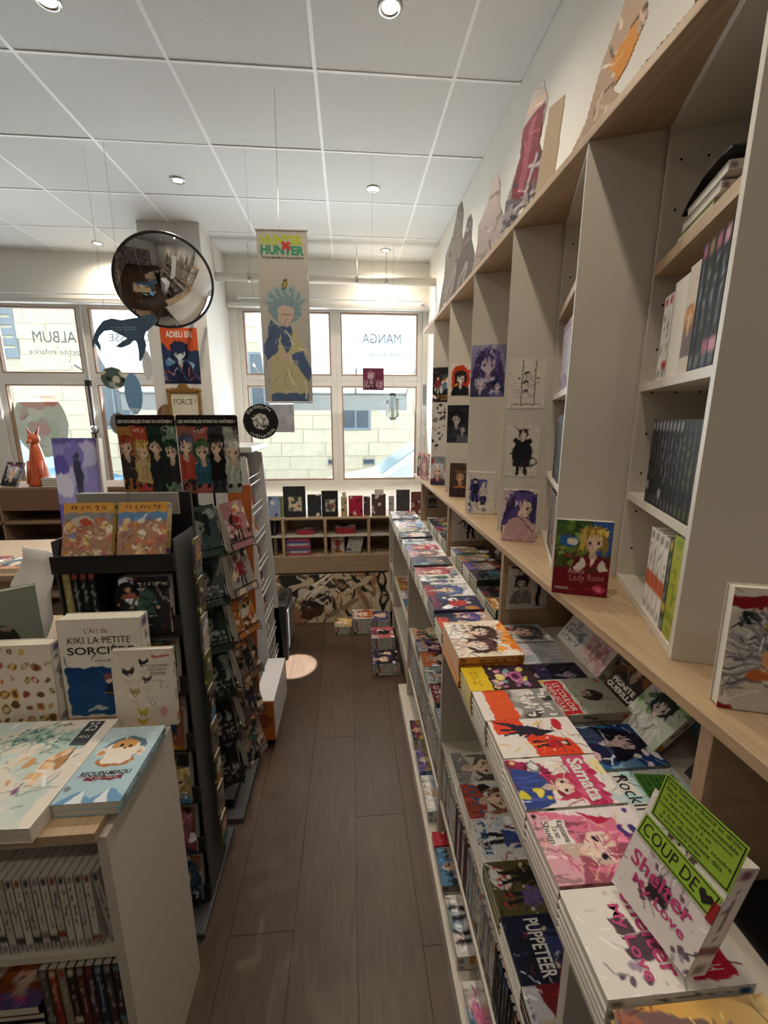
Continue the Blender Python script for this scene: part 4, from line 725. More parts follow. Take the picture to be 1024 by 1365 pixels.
for i, (y, b_, lb, hr, cl) in enumerate(tier):
    art = rand_cover(300+i, 50, 74, bgc=b_, hair=hr, cloth=cl)
    if i == 0:
        a = A_(60, 84, .11, .175, '#1f9cc4', 60); a.blobs(8, ['#16202a', '#1b2c3a'], .06, .14, (.2, .2, .8, .8)); a.strokes(12, ['#16202a', '#0f6a90'], .03, .35); art = a.out()
    o = flat(y, .292, .502, .11, .175, .016, art, lb+' on the second tier, %s from the viewer' % ORD[i], b_ if i % 2 else '#dcd8d0', seed=300+i, n_under=2, grp='second tier of the display table')
    if i == 2: text(o, 'PUPPETEER', .095, .03, .055, .06, .0166, WINK, bold=.02, name='title_lettering')
    if i == 5: text(o, 'Gravi', .07, .02, .055, .15, .0166, INK, name='title_lettering'); 
y = 2.14
for i in range(5):
    flat(y, .292, .50, .11, .175, .016, rand_cover(330+i, 24, 36), 'volume on the second tier beyond the third divider, %s of five' % ORD[i], seed=330+i, n_under=2, grp='far second tier'); y += .115
# third tier: upright spines facing the aisle
y = .45; i = 0; r = random.Random(8)
while y < 1.98:
    if 1.175 < y < 1.218: y = 1.2185
    t_ = r.choice([.014, .0155, .017]); blk = y < .66
    if .87 < y < .99: base = '#5e3a34' if i % 3 else '#d0cac0'
    else: base = r.choice(['#1c1c1f', '#242226', '#2e2c30']) if blk else r.choice(['#dcd7cd', '#cfcabf', '#c4c8cc', '#e2ded6', '#b8aca8'])
    h_ = r.choice([.172, .176, .18]); O = (.296+.112, y+t_, .2203); M = FR(O, (-1, 0, 0), (0, 0, 1))
    side = 'black' if blk else 'brown' if base == '#5e3a34' else 'pale'
    book('manga_volume', '%s spined volume upright on the third tier, %s from the viewer' % (side, ORD[i % 69] if i < 69 else 'near the far end, '+ORD[i-69]), 'upright volumes on the third tier', M, .112, h_, t_-.0006, None, base, spine_cols(400+i, base, None, 16, '#b9b4ac' if blk else '#4a4448'), 'R'); y += t_; i += 1
    if y+.02 > 1.98: break
# lowest tier: flat and leaning items
low = [(.56, '#3a4a42', 'dark green and cream magazine', .13, .025), (.78, '#e4e0d8', 'plain white boxed volume', .18, .03), (.98, '#d0ccc4', 'white volume with grey spots', .15, .03), (1.13, '#8a8478', 'patterned grey volume', .12, .025), (1.19, '#b0303a', 'thin red banded volume', .05, .02), (1.42, '#cfd2d8', 'white volume with small blue figures', .16, .03), (1.56, '#8ab0d4', 'white and light blue volume', .12, .03), (1.74, '#d8cfc8', 'cream volume with pink figures', .13, .03)]
for i, (y, b_, lb, w, t_) in enumerate(low):
    flat(y, .262, .0605+t_+.02, w, .175, t_, rand_cover(420+i, 34, 40, w, .175, bgc=b_), lb+' on the lowest tier', b_, seed=420+i)
    flat(y-.001, .264, .0605+.0195, w-.002, .175, .0185, None, 'volume lying under the '+lb, '#d8d4cc', seed=440+i)
plate = bx((.25, .1, .0003), (.311, 2.1, .0595)).build('plinth_step', WHITE, tab)
# big white volume standing in the front with two green notes
a = A_(80, 120, .125, .165, '#e6dfdc', 61); a.blobs(24, ['#c8bcc0', '#d8c4cc'], .008, .02); a.bust(.5, .78, .5, '#6a5458', '#ecdcd8', '#d8ccd0'); a.ell(.28, .85, .04, .03, '#c23a54'); a.poly([(.35, .2), (.62, .24), (.58, .42), (.38, .4)], '#3a2e34')
for i in range(16): x, y = a.r.uniform(.2, .8), a.r.uniform(.12, .5); a.rect(x, y, x+.05, y+.04, '#6a5058')
a.blobs(8, ['#6a6070', '#a8a0b0'], .02, .04, (.75, .0, 1, .25))
X = Vector((.2, -.98, -.01)).normalized(); Y = Vector((.343, .05, .937)); Y = (Y-X*Y.dot(X)).normalized(); Z = X.cross(Y)
O = Vector((.347, .434, .8722))-Z*.035+UP*.0125
bk = book('manga_volume', 'white Shelter volume standing tilted with green notes attached', None, FR(O, X, Y), .107, .147, .035, a.out(), '#e6dfdc', spine_cols(61, '#e6dfdc', '#8a5a68'), 'R')
text(bk, 'Shelter', .082, .02, .05, .056, .0357, PINK, name='title_lettering', bold=.02); text(bk, 'My Love', .07, .016, .056, .032, .0357, PINK, name='title_lettering', bold=.02)
GREEN = mat('lime_card', '#98bd3a', .6, noise=(5, .04)); Mb = bk.matrix_world
def note(name, x, y, w, h, z, tilt, label, rot=0):
    M = Mb @ Matrix.Translation((x, y, z)) @ Matrix.Rotation(rot, 4, 'Z') @ Matrix.Rotation(tilt, 4, 'X')
    o = bx((0, 0, 0), (w, h, .0007)).build(name, GREEN); o.matrix_world = M; tag(o, label, 'note'); f = MB(); e = .0012; z1 = .0011
    for A1, B1 in (((.002, .002), (w-.002, .002+e)), ((.002, h-.002-e), (w-.002, h-.002)), ((.002, .002), (.002+e, h-.002)), ((w-.002-e, .002), (w-.002, h-.002))): f.box((*A1, .0007), (*B1, z1))
    f.build('border', INK, o); return o
g1 = note('green_note', .002, .083, .102, .03, .0362, 0, 'lime green COUP DE heart note on the standing white volume', -.07)
text(g1, 'COUP DE', .074, .016, .043, .015, .0012, INK, name='lettering')
hp = [(0, -.008), (.008, .001), (.0075, .0055), (.004, .0075), (0, .004), (-.004, .0075), (-.0075, .0055), (-.008, .001)]
hm = MB().prism([(x+.09, y+.014) for x, y in hp], .0008, .0014); hm.build('heart', INK, g1)
rb = bx((0, 0, 0), (.007, .024, .002)).build('red_clip', mat('red_card', '#9c2426', .5, noise=(4, .05))); rb.matrix_world = Mb @ Matrix.Translation((.1, .072, .0353)); rb.scale = (1, 1, 1); tag(rb, 'small dark red tab beside the COUP DE heart note', 'clip')
g2 = note('green_note', .008, .117, .1, .062, .0355, .12, 'lime green handwritten review note at the top of the standing white volume', -.03)
for i, wd in enumerate(['Une histoire douce et drôle', 'deux amies vivent ensemble', 'dans un petit appartement', 'et apprennent à se', 'connaître, un récit tendre', 'à lire absolument dès', 'la première page']): text(g2, wd, [.09, .088, .08, .062, .09, .075, .055][i], .0056, .05-(0 if i not in (3, 6) else .012), .055-.0077*i, .0012, INK, name='handwriting')
tag(bx((.535, .1, .8005), (.83, .474, .8030)).build('recess_dark_sheet', BLACK), 'black sheet added for the darkness of the recess under the ledge, nearest bay', 'sheet')  # added sheet; its black paints the shade of the recess onto the table
# floor stack at the right bottom: larger dark magazines beyond the table corner
for i, (x, y, z, c, lb) in enumerate([(.625, .36, .8237, '#4a3a2c', 'brown and gold volume lying near the bottom right corner'), (.46, .32, .8197, '#23211f', 'black volume lying behind the standing white one')]):
    o = flat(y, x, z, .112, .07 if i else .175, .019, rand_cover(460+i, 50, 70, bgc=c, hair='#8a7350', cloth='#3a3028', dark=1), lb, c, seed=460+i)
    if i == 0: text(o, 'Darks', .09, .03, .056, .12, .0196, mat('pale_gold_ink', '#c8b080', .5), name='title_lettering')
# ================================================================== LEFT FOREGROUND COUNTER
ct = empty('display_counter', 'white display counter with an oak top and open shelves at the left foreground', 'counter')
bx((-.458, .65, 0), (-.44, .93, .78)).build('side_panel', WHITE, ct, bevel=.001)
bx((-1.18, .65, 0), (-1.162, .93, .78)).build('side_panel', WHITE, ct)
bx((-1.1615, .915, .06), (-.4585, .93, .7795)).build('back_panel', WHITE, ct)
bx((-1.1615, .655, .762), (-.4585, .9145, .7795)).build('top_rail', WHITE, ct)
for z in (.505, .28, .075): bx((-1.1615, .66, z-.018), (-.4585, .9145, z)).build('shelf', WHITE, ct, bevel=.001)
o = bx((-1.2, .64, .7803), (-.452, .955, .80)).build('counter_top', OAK, ct, bevel=.0012)
def front_spine(x, y, z, w, h, t, base, lb, grp, seed, accent=None, dark='#3a3638', lean=0):
    Y = Vector((lean, 0, 1)).normalized(); M = FR((x, y+w, z+.0004+max(0, -0)), (0, -1, 0), Y)
    return book('manga_volume', lb, grp, M, w, h, t, None, base, spine_cols(seed, base, accent, 22, dark), 'R')
x = -.492
for i in range(16):
    front_spine(x, .668, .5052, .115, .176, .0148, ['#cfc9c0', '#c4beb6', '#d4cec6'][i % 3], 'white spined volume on the upper counter shelf, %s from the right' % ORD[i], 'white volumes on the upper counter shelf', 500+i, ['#8a4a34', '#4a4642', '#8f8a84', '#3c4a3c'][i % 4], '#4a4648'); x -= .0152
o = front_spine(-.47, .672, .509, .115, .176, .0148, '#b8b2aa', 'white volume leaning at the right end of the upper counter shelf', None, 520, '#4a4642'); o.matrix_world = FR((-.4625, .787, .5052), (0, -1, 0), (-.1, 0, 1))@Matrix.Translation((0, 0, 0))
x = -.468
for i, (c, ac) in enumerate([('#3a3436', '#5a7a80'), ('#463c3a', '#8a8478'), ('#2f3a48', '#7a8a9a'), ('#4a3440', '#8a3a30'), ('#5a3428', '#8a8a90'), ('#3a2c28', '#c8bca8'), ('#8a8070', '#a04a30'), ('#8a3a28', '#c8b08a'), ('#5a5450', '#8a8478')]):
    front_spine(x, .668, .2802, .115, .176, .0166, c, 'dark coloured volume on the lower counter shelf, %s from the right' % ORD[i], 'coloured volumes on the lower counter shelf', 530+i, ac, '#c8c0b4'); x -= .017
for i, (c, lb) in enumerate([('#2f4048', 'dark teal volume lying at the bottom of the lower shelf pile'), ('#8a8a84', 'grey patterned volume lying in the lower shelf pile'), ('#3a3430', 'black and white volume on top of the lower shelf pile')]):
    book('manga_volume', lb, 'pile on the lower counter shelf', FR((-.80, .668+.003*i, .2803+.0195*i), (1, 0, 0), (0, 1, 0)), .17, .118, .018, rand_cover(550+i, 20, 16), c, spine_cols(550+i, c), 'R')
M = FR((-.80, .67, .2803+.0595), (1, 0, 0), (0, 1, .0)); book('manga_volume', 'brown art volume lying above the pile on the lower counter shelf', 'pile on the lower counter shelf', M, .165, .118, .022, rand_cover(556, 30, 22, bgc='#6a4a34'), '#5a4034', spine_cols(556, '#5a4034'), 'R')
# volumes lying on the counter
a = Art(100, 105, .255, .27, '#e2ddd2', 70); a.blobs(16, ['#d0dcd4', '#b8d0c8', '#e8e2d8', '#c8d8d4'], .06, .2)
for i in range(150):
    t = a.r.uniform(0, 1); x, y = .25+.4*t+a.r.gauss(0, .05), .72+.12*sin(t*3)+a.r.gauss(0, .05); a.line(x, y, x+a.r.uniform(-.08, .08), y+a.r.uniform(-.04, .04), .014, a.r.choice(['#5a8a80', '#8ab4a8', '#3f6a68', '#a8c8bc', '#c8d8d0']))
a.blobs(26, ['#d8a070', '#e8b888', '#b88a60', '#f0d0b0'], .01, .045, (.5, .35, .85, .65)); a.blobs(18, ['#a85a98', '#c890b8', '#8a5a90'], .01, .04, (.3, .1, .7, .35)); a.blobs(18, ['#4a6a9a', '#6a8aa8', '#8aa0b8'], .01, .04, (.0, .1, .4, .45)); a.strokes(60, ['#8a9a94', '#f0ece4', '#c0aaa8', '#6a8a84'], .008, .12, (.1, .1, .9, .9)); a.rect(.9, 0, 1, 1, '#e8e2d8'); a.ell(.62, .14, .08, .05, '#ebe6de')
cy_ = -.555+.02
o = book('art_book', 'large white art book with green and purple watercolour drawing lying on the counter', None, FR((-.806, .638, .8003), (1, -.03, 0), (.03, 1, 0)), .26, .268, .03, a.out(), '#e2dcd0', None, 'R')
m = bx((.2, .19, .0301), (.235, .262, .0306)).build('number_label', mat('slate_ink', '#3c4148', .5, noise=(4, .03)), o); text(o, '25', .022, .026, .2175, .244, .031, WINK, name='lettering'); text(o, 'ANS', .024, .008, .2175, .213, .031, WINK, name='lettering')
a = Art(86, 140, .12, .195, '#b4cfd8', 71); a.grad('#a8c8d8', '#bcd6dc'); a.ell(.52, .68, .34, .27, '#5a7484'); a.ell(.5, .65, .29, .23, '#eee8e0'); a.ell(.5, .73, .2, .13, '#cf9a60'); a.ell(.5, .62, .2, .11, '#f0e4d6'); a.ell(.44, .71, .035, .03, '#3a2a24'); a.ell(.6, .71, .035, .03, '#3a2a24'); a.ell(.52, .67, .03, .02, '#3a2a24')
for q in (.2, .82): a.ell(q, .62, .08, .1, '#e8e0d8'); a.ell(q, .61, .05, .05, '#d09a68')
a.ell(.5, .5, .3, .12, '#b9784a'); a.ell(.5, .52, .24, .1, '#efe8df'); a.poly([(0, 0), (.3, .14), (.5, .05), (.75, .16), (1, .06), (1, 0)], '#6f9cc4'); a.poly([(.2, .0), (.35, .16), (.45, 0)], '#dfe8ee'); a.poly([(.6, .0), (.7, .17), (.8, 0)], '#dfe8ee'); a.ell(.08, .18, .05, .05, '#7a8a90'); a.blobs(6, ['#d8e6ea'], .02, .05, (.0, .8, 1, 1)); a.rect(.24, .26, .8, .31, '#7c3040')
book('manga_volume', 'pale blue volume lying directly under the one with the white seal cat', 'pale blue volumes on the counter', FR((-.545, .676, .8003), (1, 0, 0), (.015, 1, 0)), .119, .194, .0135, None, '#a8c4cc', None, 'R')
o = book('manga_volume', 'pale blue volume with a hooded orange cat drawing and REQUIN-MIAOU title', 'pale blue volumes on the counter', FR((-.543, .675, .8142), (1, 0, 0), (0, 1, 0)), .12, .195, .0145, a.out(.3), '#b4cfd8', spine_cols(71, '#b4cfd8'), 'R')
text(o, 'REQUIN-MIAOU', .092, .013, .06, .066, .0149, INK, name='title_lettering', bold=.03, rot=.03); text(o, 'le chat requin', .05, .005, .062, .0555, .015, WINK)
# volumes standing on the counter
def stand(x, y, z, w, h, t, art, lb, base='#e2dcd2', yaw=0, lean=.08, cat='book', name='manga_volume', det=None, grp=None):
    X = Vector((cos(yaw), sin(yaw), 0)); back = Vector((-sin(yaw), cos(yaw), 0)); Y = (UP+back*lean).normalized(); Z = X.cross(Y)
    return book(name, lb, grp, FR(Vector((x, y, z))-Z*t+UP*(t*lean+.0006), X, Y), w, h, t, art, base, spine_cols(int(abs(x*997))+int(z*100), base), 'R', cat=cat)
a = Art(96, 128, .185, .25, '#e6dfd4', 72); a.rect(.04, .03, .96, .52, '#23508c'); k = a.m.copy()
sel = (a.Y < .52*a.asp) & (a.Y > .03*a.asp) & (a.X > .04) & (a.X < .96); t = np.clip((a.Y/a.asp-.03)/.5, 0, 1)[..., None]; g = np.array(hexc('#2c6098'))*(1-t)+np.array(hexc('#143a70'))*t; a.a[sel] = g[sel]
a.ell(.55, .42, .06, .05, '#a04a3a'); a.ell(.55, .385, .045, .035, '#e8ccb4'); a.poly([(.5, .36), (.62, .36), (.66, .22), (.5, .24)], '#26303f'); a.line(.48, .25, .9, .3, .015, '#a87a48'); a.poly([(.68, .3), (.98, .32), (.88, .2), (.66, .16), (.6, .2)], '#cfd0c8'); a.ell(.4, .1, .09, .03, '#cfd8de'); a.ell(.3, .085, .05, .02, '#b8c8d4'); a.strokes(10, ['#3f78ac', '#1b4478'], .01, .3, (.05, .08, .95, .45))
o = stand(-.678, .945, .8003, .185, .25, .04, a.out(.3), 'boxed white art book titled KIKI LA PETITE SORCIERE with a night flight picture', lean=.04, name='art_book')
text(o, 'KIKI LA PETITE', .14, .016, .09, .198, .0404, INK, name='title_lettering'); text(o, 'SORCIÈRE', .15, .024, .092, .174, .0404, INK, name='title_lettering', bold=.02); text(o, "L'Art de", .05, .014, .085, .222, .0404, mat('red_script_ink', '#a0554a', .6), name='title_lettering'); text(o, 'studio', .05, .006, .1, .147, .0404, INK)
a = Art(84, 120, .135, .19, '#e2d8c8', 73)
for (x, y, q, c) in ((.27, .68, .85, '#3a3430'), (.52, .8, .7, '#2a2826'), (.34, .42, .8, '#b8a468'), (.62, .3, .95, '#d8d0c4'), (.55, .58, .7, '#4a4440'), (.44, .16, .8, '#c8b44a')):
    a.ell(x, y-.06, .1*q, .13*q, '#d8cebc' if c != '#c8b44a' else '#c4b048'); a.ell(x, y, .12*q, .11*q, '#e9e0d2'); a.poly([(x-.11*q, y+.03*q), (x-.1*q, y+.13*q), (x-.02*q, y+.06*q)], c); a.poly([(x+.11*q, y+.03*q), (x+.1*q, y+.13*q), (x+.02*q, y+.06*q)], c); a.ell(x, y+.04*q, .1*q, .045*q, c)
    for e in (-.04, .04): a.ell(x+e*q, y, .014, .012, '#2a2422')
    a.line(x-.02, y-.03*q, x+.02, y-.03*q, .01, '#3a302c')
a.ell(.78, .2, .06, .1, '#d8a0a0'); a.rect(.64, .89, .94, .92, '#c86a6a'); a.strokes(12, ['#6a5f54', '#4a423c'], .008, .1, (.15, .1, .8, .8))
o = stand(-.547, .905, .8003, .135, .19, .014, a.out(.2), 'cream volume with a group of drawn cats standing on the counter', '#e2d8c8', lean=.06)
for i, wd in enumerate(('LE QUOTIDIEN', 'DES CHATS', 'MIGNONS')): text(o, wd, .045-.005*i, .0065, .101, .15-.0095*i, .0145, INK, rot=.0)
a = Art(70, 90, .15, .195, '#e2dacb', 74)
for i in range(34): x, y = (i % 6+.5)/6+a.r.uniform(-.03, .03), (i//6+.5)/6+a.r.uniform(-.03, .03); q = a.r.uniform(.04, .085); c = a.r.choice(['#8a6a34', '#c08a4a', '#5a4a2c', '#b04a48', '#d8b050', '#6a7a40', '#a87a58']); a.ell(x, y, q, q*a.r.uniform(.5, 1), c, a.r.uniform(0, 3)); a.ell(x, y, q*.6, q*.45, a.r.choice(['#e0b878', '#d8c8a0', '#7a4a2a']), 1)
stand(-.835, .925, .8003, .15, .2, .035, a.out(.2), 'cream volume covered with small drawn dishes at the left edge of the counter', lean=.06)
# ================================================================== SECOND TABLE AND THINGS BEHIND THE COUNTER
t2 = empty('side_table', 'pale table behind the left counter', 'table', (-1.1, 1.2, 0))
def at0(t, a, b): # box in world coords relative to an empty with location
    L = t.location; return bx([a[i]-L[i] for i in range(3)], [b[i]-L[i] for i in range(3)])
at0(t2, (-1.5, .965, .82), (-.785, 1.45, .84)).build('tabletop', OAK, t2, bevel=.002)
for x in (-1.48, -.84):
    for y in (1.01, 1.4): at0(t2, (x, y, 0), (x+.03, y+.03, .82)).build('leg', WHITE, t2)
al = empty('album', 'large grey green album with a dark oval picture, leaning behind the counter', 'book', M=FR((-.925, .93, .8415), (.80, .6, 0), (-.03, .08, 1)))
bx((0, 0, 0), (.19, .26, .003)).build('front_board', mat('sage_cloth', '#7f877c', .7, noise=(8, .05)), al, bevel=.001); bx((.002, .002, -.014), (.188, .258, -.0002)).build('page_block', PAPER, al); bx((0, 0, -.0175), (.19, .26, -.0145)).build('back_board', mat('sage_cloth', '#7f877c'), al)
a = Art(40, 50, .07, .09, '#2f3330', 75); a.blobs(8, ['#6a4a44', '#4a5a50', '#8a7a70', '#1c1f1e'], .08, .2)
mk = a.em(.5, .5, .5, .62); ao = art_sheet('oval_picture', None, .07, .09, a.out(), t=.0008, mask=mk.reshape(50, 2, 40, 2).mean((1, 3)) > .5, parent=al); ao.location = (.075, .09, .0042)
# crumpled white sleeve stack at the left edge
for i, (x, y, w, h, lean, yaw) in enumerate([(-1.04, 1.24, .2, .3, .35, .5), (-1.05, 1.13, .2, .22, .3, .6)]):
    m = MB(); n = 8
    for j in range(n+1):
        for k in range(n+1):
            u, v = k/n, j/n; m.v.append((u*w*(1-.1*v), v*h, .008*sin(u*9+v*5)+.006*sin(v*13)))
    for j in range(n):
        for k in range(n): q = j*(n+1)+k; m.f.append((q, q+1, q+n+2, q+n+1))
    o = m.build('paper_sleeve', mat('white_paper', '#d8d6d2', .6, noise=(6, .05)), smooth=True); sd = o.modifiers.new('s', 'SOLIDIFY'); sd.thickness = .002; o.matrix_world = FR((x, y, .8425), (cos(yaw), -sin(yaw), 0), (.0, lean, 1)); tag(o, ['white crumpled paper sleeve leaning at the left edge, the taller one', 'smaller white crumpled paper sleeve at the left edge, in front'][i], 'paper')
# ------------------------------------------------------------------ black card tower
d1 = empty('display_tower', 'black card display tower with two foil packs on top', 'display stand', (-.605, 1.15, 0))
at0(d1, (-.755, 1.235, .03), (-.455, 1.25, 1.30)).build('back_panel', BLACK, d1)
at0(d1, (-.755, 1.095, .03), (-.751, 1.2345, 1.2)).build('side_panel', DGREY, d1); at0(d1, (-.459, 1.095, .03), (-.455, 1.2345, 1.2)).build('side_panel', DGREY, d1)
at0(d1, (-.775, 1.0, 0), (-.45, 1.34, .02)).build('base_plate', DGREY, d1, bevel=.003); at0(d1, (-.74, 1.1, .02), (-.47, 1.23, .0298)).build('foot', BLACK, d1)
TZ = [1.13-.18*i for i in range(7)]
for i, z in enumerate(TZ):
    at0(d1, (-.7505, 1.085, z-.006), (-.4595, 1.2345, z)).build('tray', BLACK, d1); at0(d1, (-.755, 1.079, z-.012), (-.455, 1.0845, z+(.045 if i != 0 else .035))).build('tray_lip', BLACK, d1, bevel=.001)
a = Art(60, 64, .15, .16, '#1c1c20', 76); a.full(.3, .5, .8, '#2a2224', '#c89a80', '#b06a5a', '#b8907c'); a.blobs(12, ['#d8d4cc', '#2a2628', '#8a5a4a', '#c08a70'], .04, .1, (.45, .05, 1, .7)); a.marks(.45, .8, 1, .92, '#d0ccc4', 1, 7)
mk = (a.em(.28, .45, .24, .5) | a.em(.7, .3, .33, .32) | ((a.X > .4) & (a.Y/a.asp > .78) & (a.Y/a.asp < .96)))
t = art_sheet('printed_cutout', None, .15, .14, a.out(), t=.002, mask=mk.reshape(64, 2, 60, 2).mean((1, 3)) > .5, parent=d1); t.matrix_parent_inverse = Matrix(); t.matrix_local = FR((-.62+.605, 1.0775-1.15, .965), (1, 0, 0), (0, 0, 1))
for i, (x, sd, cc) in enumerate([(-.735, 1, '#c28a3c'), (-.60, 2, '#5f8ab8')]):
    a = Art(64, 76, .122, .15, '#b0866a', 80+i); a.rect(0, .82, 1, 1, '#d8a044'); a.rect(0, .68, 1, .82, cc if i else '#8a8a90'); a.blobs(50, ['#d08a4a', '#e0b870', '#b06a5a', '#8a88b0', '#ecd0a8', '#c87a60', '#f4e8d0'], .03, .1, (.05, 0, .95, .7)); a.strokes(60, ['#8a4a3c', '#fff0cc', '#b0503c', '#6a4a50'], .012, .2, (0, 0, 1, .72)); a.marks(.1, .86, .9, .96, '#7a3a1a', 1, 8)
    if not i: a.ell(.4, .68, .22, .1, '#c8bca8'); a.ell(.45, .66, .14, .08, '#b84a30')
    o = book('foil_pack', ['gold foil pack with crowded figures, left on the black tower', 'blue and gold foil pack with crowded figures, right on the black tower'][i], 'foil packs on the tower', FR((x, 1.118, 1.139), (1, 0, 0), (0, .32, .95)), .122, .15, .03, a.out(), '#a88a54', spine_cols(80+i, '#c8a868'), 'R', m=FOIL, pages=False, cat='pack')
    m = bx((0, 0, 0), (.13, .008, .06)).build('inner_box', mat('grey_box_card', '#9a9894', .6, noise=(4, .04)), d1); m.location = (x-.004+.605, 1.195-1.15, 1.245)
x = -.742
for i, (c, lb) in enumerate([('#a89a5a', 'yellow spined volume at the left of the tower tray'), ('#24262a', 'black and white spined volume beside the yellow one'), ('#24262a', 'black and white spined volume in the middle of the tower tray'), ('#24262a', 'black and white spined volume farthest right in the tower tray')]):
    front_spine(x+.022, 1.09, .9502, .115, .17, .019, c, lb, 'volumes in the second tower tray', 560+i, '#b0584a' if i else '#c8ba7a', '#c8d0c4'); x += .0205
for i, z in enumerate(TZ[1:]):
    for j in range(2):
        if i == 0 and j == 0: continue
        x = -.742+.143*j
        c = ['#8a7468', '#2a2a30', '#4a4a6a', '#7a4a40', '#5a4a44', '#8a5a44'][(i*2+j) % 6]
        o = book('manga_volume', '%s volume face out in the %s tray of the black tower' % (['left', 'right'][j], ORD[i+1]), 'volumes face out in the tower', FR((x, 1.098, z+.0008), (1, 0, 0), (0, .1, 1)), .125, .152, .03, rand_cover(570+i*2+j, 40, 50, .125, .152, bgc=c), '#b8b2a8', None, 'R')
# side volumes with pale fore edges sticking out of the tower's right flank
for i in range(9):
    z = .12+.118*i; c = ['#6a7440', '#8a8478', '#5a5a44', '#78726a', '#4a4642'][i % 5]
    book('manga_volume', 'volume clipped to the right flank of the black tower, %s from the floor' % ORD[i], 'volumes on the tower flank', FR((-.4545, 1.245, z), (0, -1, 0), (.16, 0, 1)), .108, .115, .013, rand_cover(590+i, 20, 20), c, spine_cols(590+i, c, '#b8c04a'), 'R') if i < 0 else None
    M = FR((-.4445, 1.175, z), (0, 1, 0), (.03, 0, 1)); book('manga_volume', 'volume clipped to the right flank of the black tower, %s from the floor' % ORD[i], 'volumes on the tower flank', M, .05, .112, .008, rand_cover(590+i, 14, 24, .05, .112, bgc=c), c, spine_cols(590+i, c, '#b8c04a'), 'L')
# ------------------------------------------------------------------ wire spinner with printed header boards
d2 = empty('spinner_rack', 'black wire spinner rack with two printed header boards', 'display stand', (-.56, 1.55, 0))
at0(d2, (-.77, 1.37, 0), (-.425, 1.70, .022)).build('base_plate', DGREY, d2, bevel=.003); at0(d2, (-.75, 1.42, .022), (-.47, 1.68, .06)).build('foot', BLACK, d2)
MB().tube((0, 0, .06), (0, 0, 1.5), .016, 12).build('pole', BLKMET, d2)
for j, (x0, w) in enumerate(((-.765, .187), (-.574, .2))):
    a = Art(90, 120, w, .265, '#1c1a1c', 600+j); a.rect(0, 0, 1, .86, '#3a3a3a'); cs = (['#a8783c', '#b0483c', '#22362e', '#6f8f78'], ['#8a5a48', '#a05a50', '#3a3c44', '#8f988c'])[j]; hs = (['#a04a34', '#c8a860', '#1e2420', '#20402f'], ['#5a5f78', '#4a6a44', '#26262a', '#c8ccc0'])[j]; cl = (['#3a3432', '#c8b078', '#23262a', '#2a2a2c'], ['#b04a3a', '#2f5a6a', '#16161a', '#a8b0a4'])[j]
    W4 = a.a.shape[1]//4
    for q in range(4):
        g = Art(22, 120, w/4, .265, cs[q], 610+j*4+q); W5 = g.a.shape[1]; g.blobs(6, [cs[q], '#3a3436', cs[q]], .15, .4); g.full(.5, .36+.03*(q % 2), 3.3, hs[q], '#d8b8a0', cl[q]); g.strokes(16, [hs[q], cl[q], '#d8c8b0', '#26242a'], .05, .5, (0, 0, 1, .6)); g.bust(.5+.05*(q % 2), .6-.06*(q % 2), 2.0, hs[q], '#e0c4ac', cl[q], q == 3)
        if q in (1, 3): g.marks(.1, .77, .9, .83, '#e0d8cc', 1, 4)
        g.out(.5); x0_ = q*W4; a.a[:, x0_:x0_+W4-1] = g.a[:, :W4-1] if W5 >= W4-1 else g.a[:, np.linspace(0, W5-1, W4-1).astype(int)]
    a.rect(0, .86, 1, 1, '#1a181a')
    r_ = .045; mk = (((a.X > r_) & (a.X < 1-r_)) | ((a.Y > r_) & (a.Y < a.asp-r_)) | a.em(r_, r_/a.asp, r_, r_) | a.em(1-r_, r_/a.asp, r_, r_) | a.em(r_, 1-r_/a.asp, r_, r_) | a.em(1-r_, 1-r_/a.asp, r_, r_))
    hb = art_sheet('header_board', None, w, .265, a.out(.4), t=.004, mask=mk.reshape(120, 2, 90, 2).mean((1, 3)) > .5, parent=d2, m=PAPERPRINT); hb.matrix_local = FR((x0+.56, 1.5-1.55, 1.252), (1, 0, 0), (0, -.02, 1))
    text(hb, 'LES NOUVELLES STARS DU SHÔNEN !', w*.93, .013, w/2, .245, .0015, WINK, bold=.02)
    MB().tube((w/2, -.1, -.01), (w/2, .26, -.01), .004).build('header_stem', BLKMET, hb)
def pocket(par, O, X, Y, w, h):
    L = Matrix.Translation(par.location).inverted() @ FR(O, X, Y); m = MB(); p = lambda x, y, z: tuple(L @ Vector((x, y, z))); R = .0018
    for x in (0, w/3, 2*w/3, w): m.tube(p(x, -.004, -.004), p(x, h*.9, -.004), R, 5)
    for y in (-.004, h*.9): m.tube(p(0, y, -.004), p(w, y, -.004), R, 5)
    m.tube(p(0, .03, .03), p(w, .03, .03), R, 5); m.tube(p(0, .0, .03), p(0, .03, .03), R, 5); m.tube(p(w, .0, .03), p(w, .03, .03), R, 5)
    for x in (0, w/2, w): m.tube(p(x, -.004, -.004), p(x, -.004, .032), R, 5)
    m.build('wire_pocket', BLKMET, par)
zz = [1.05, .88, .715, .535, .36, .185]
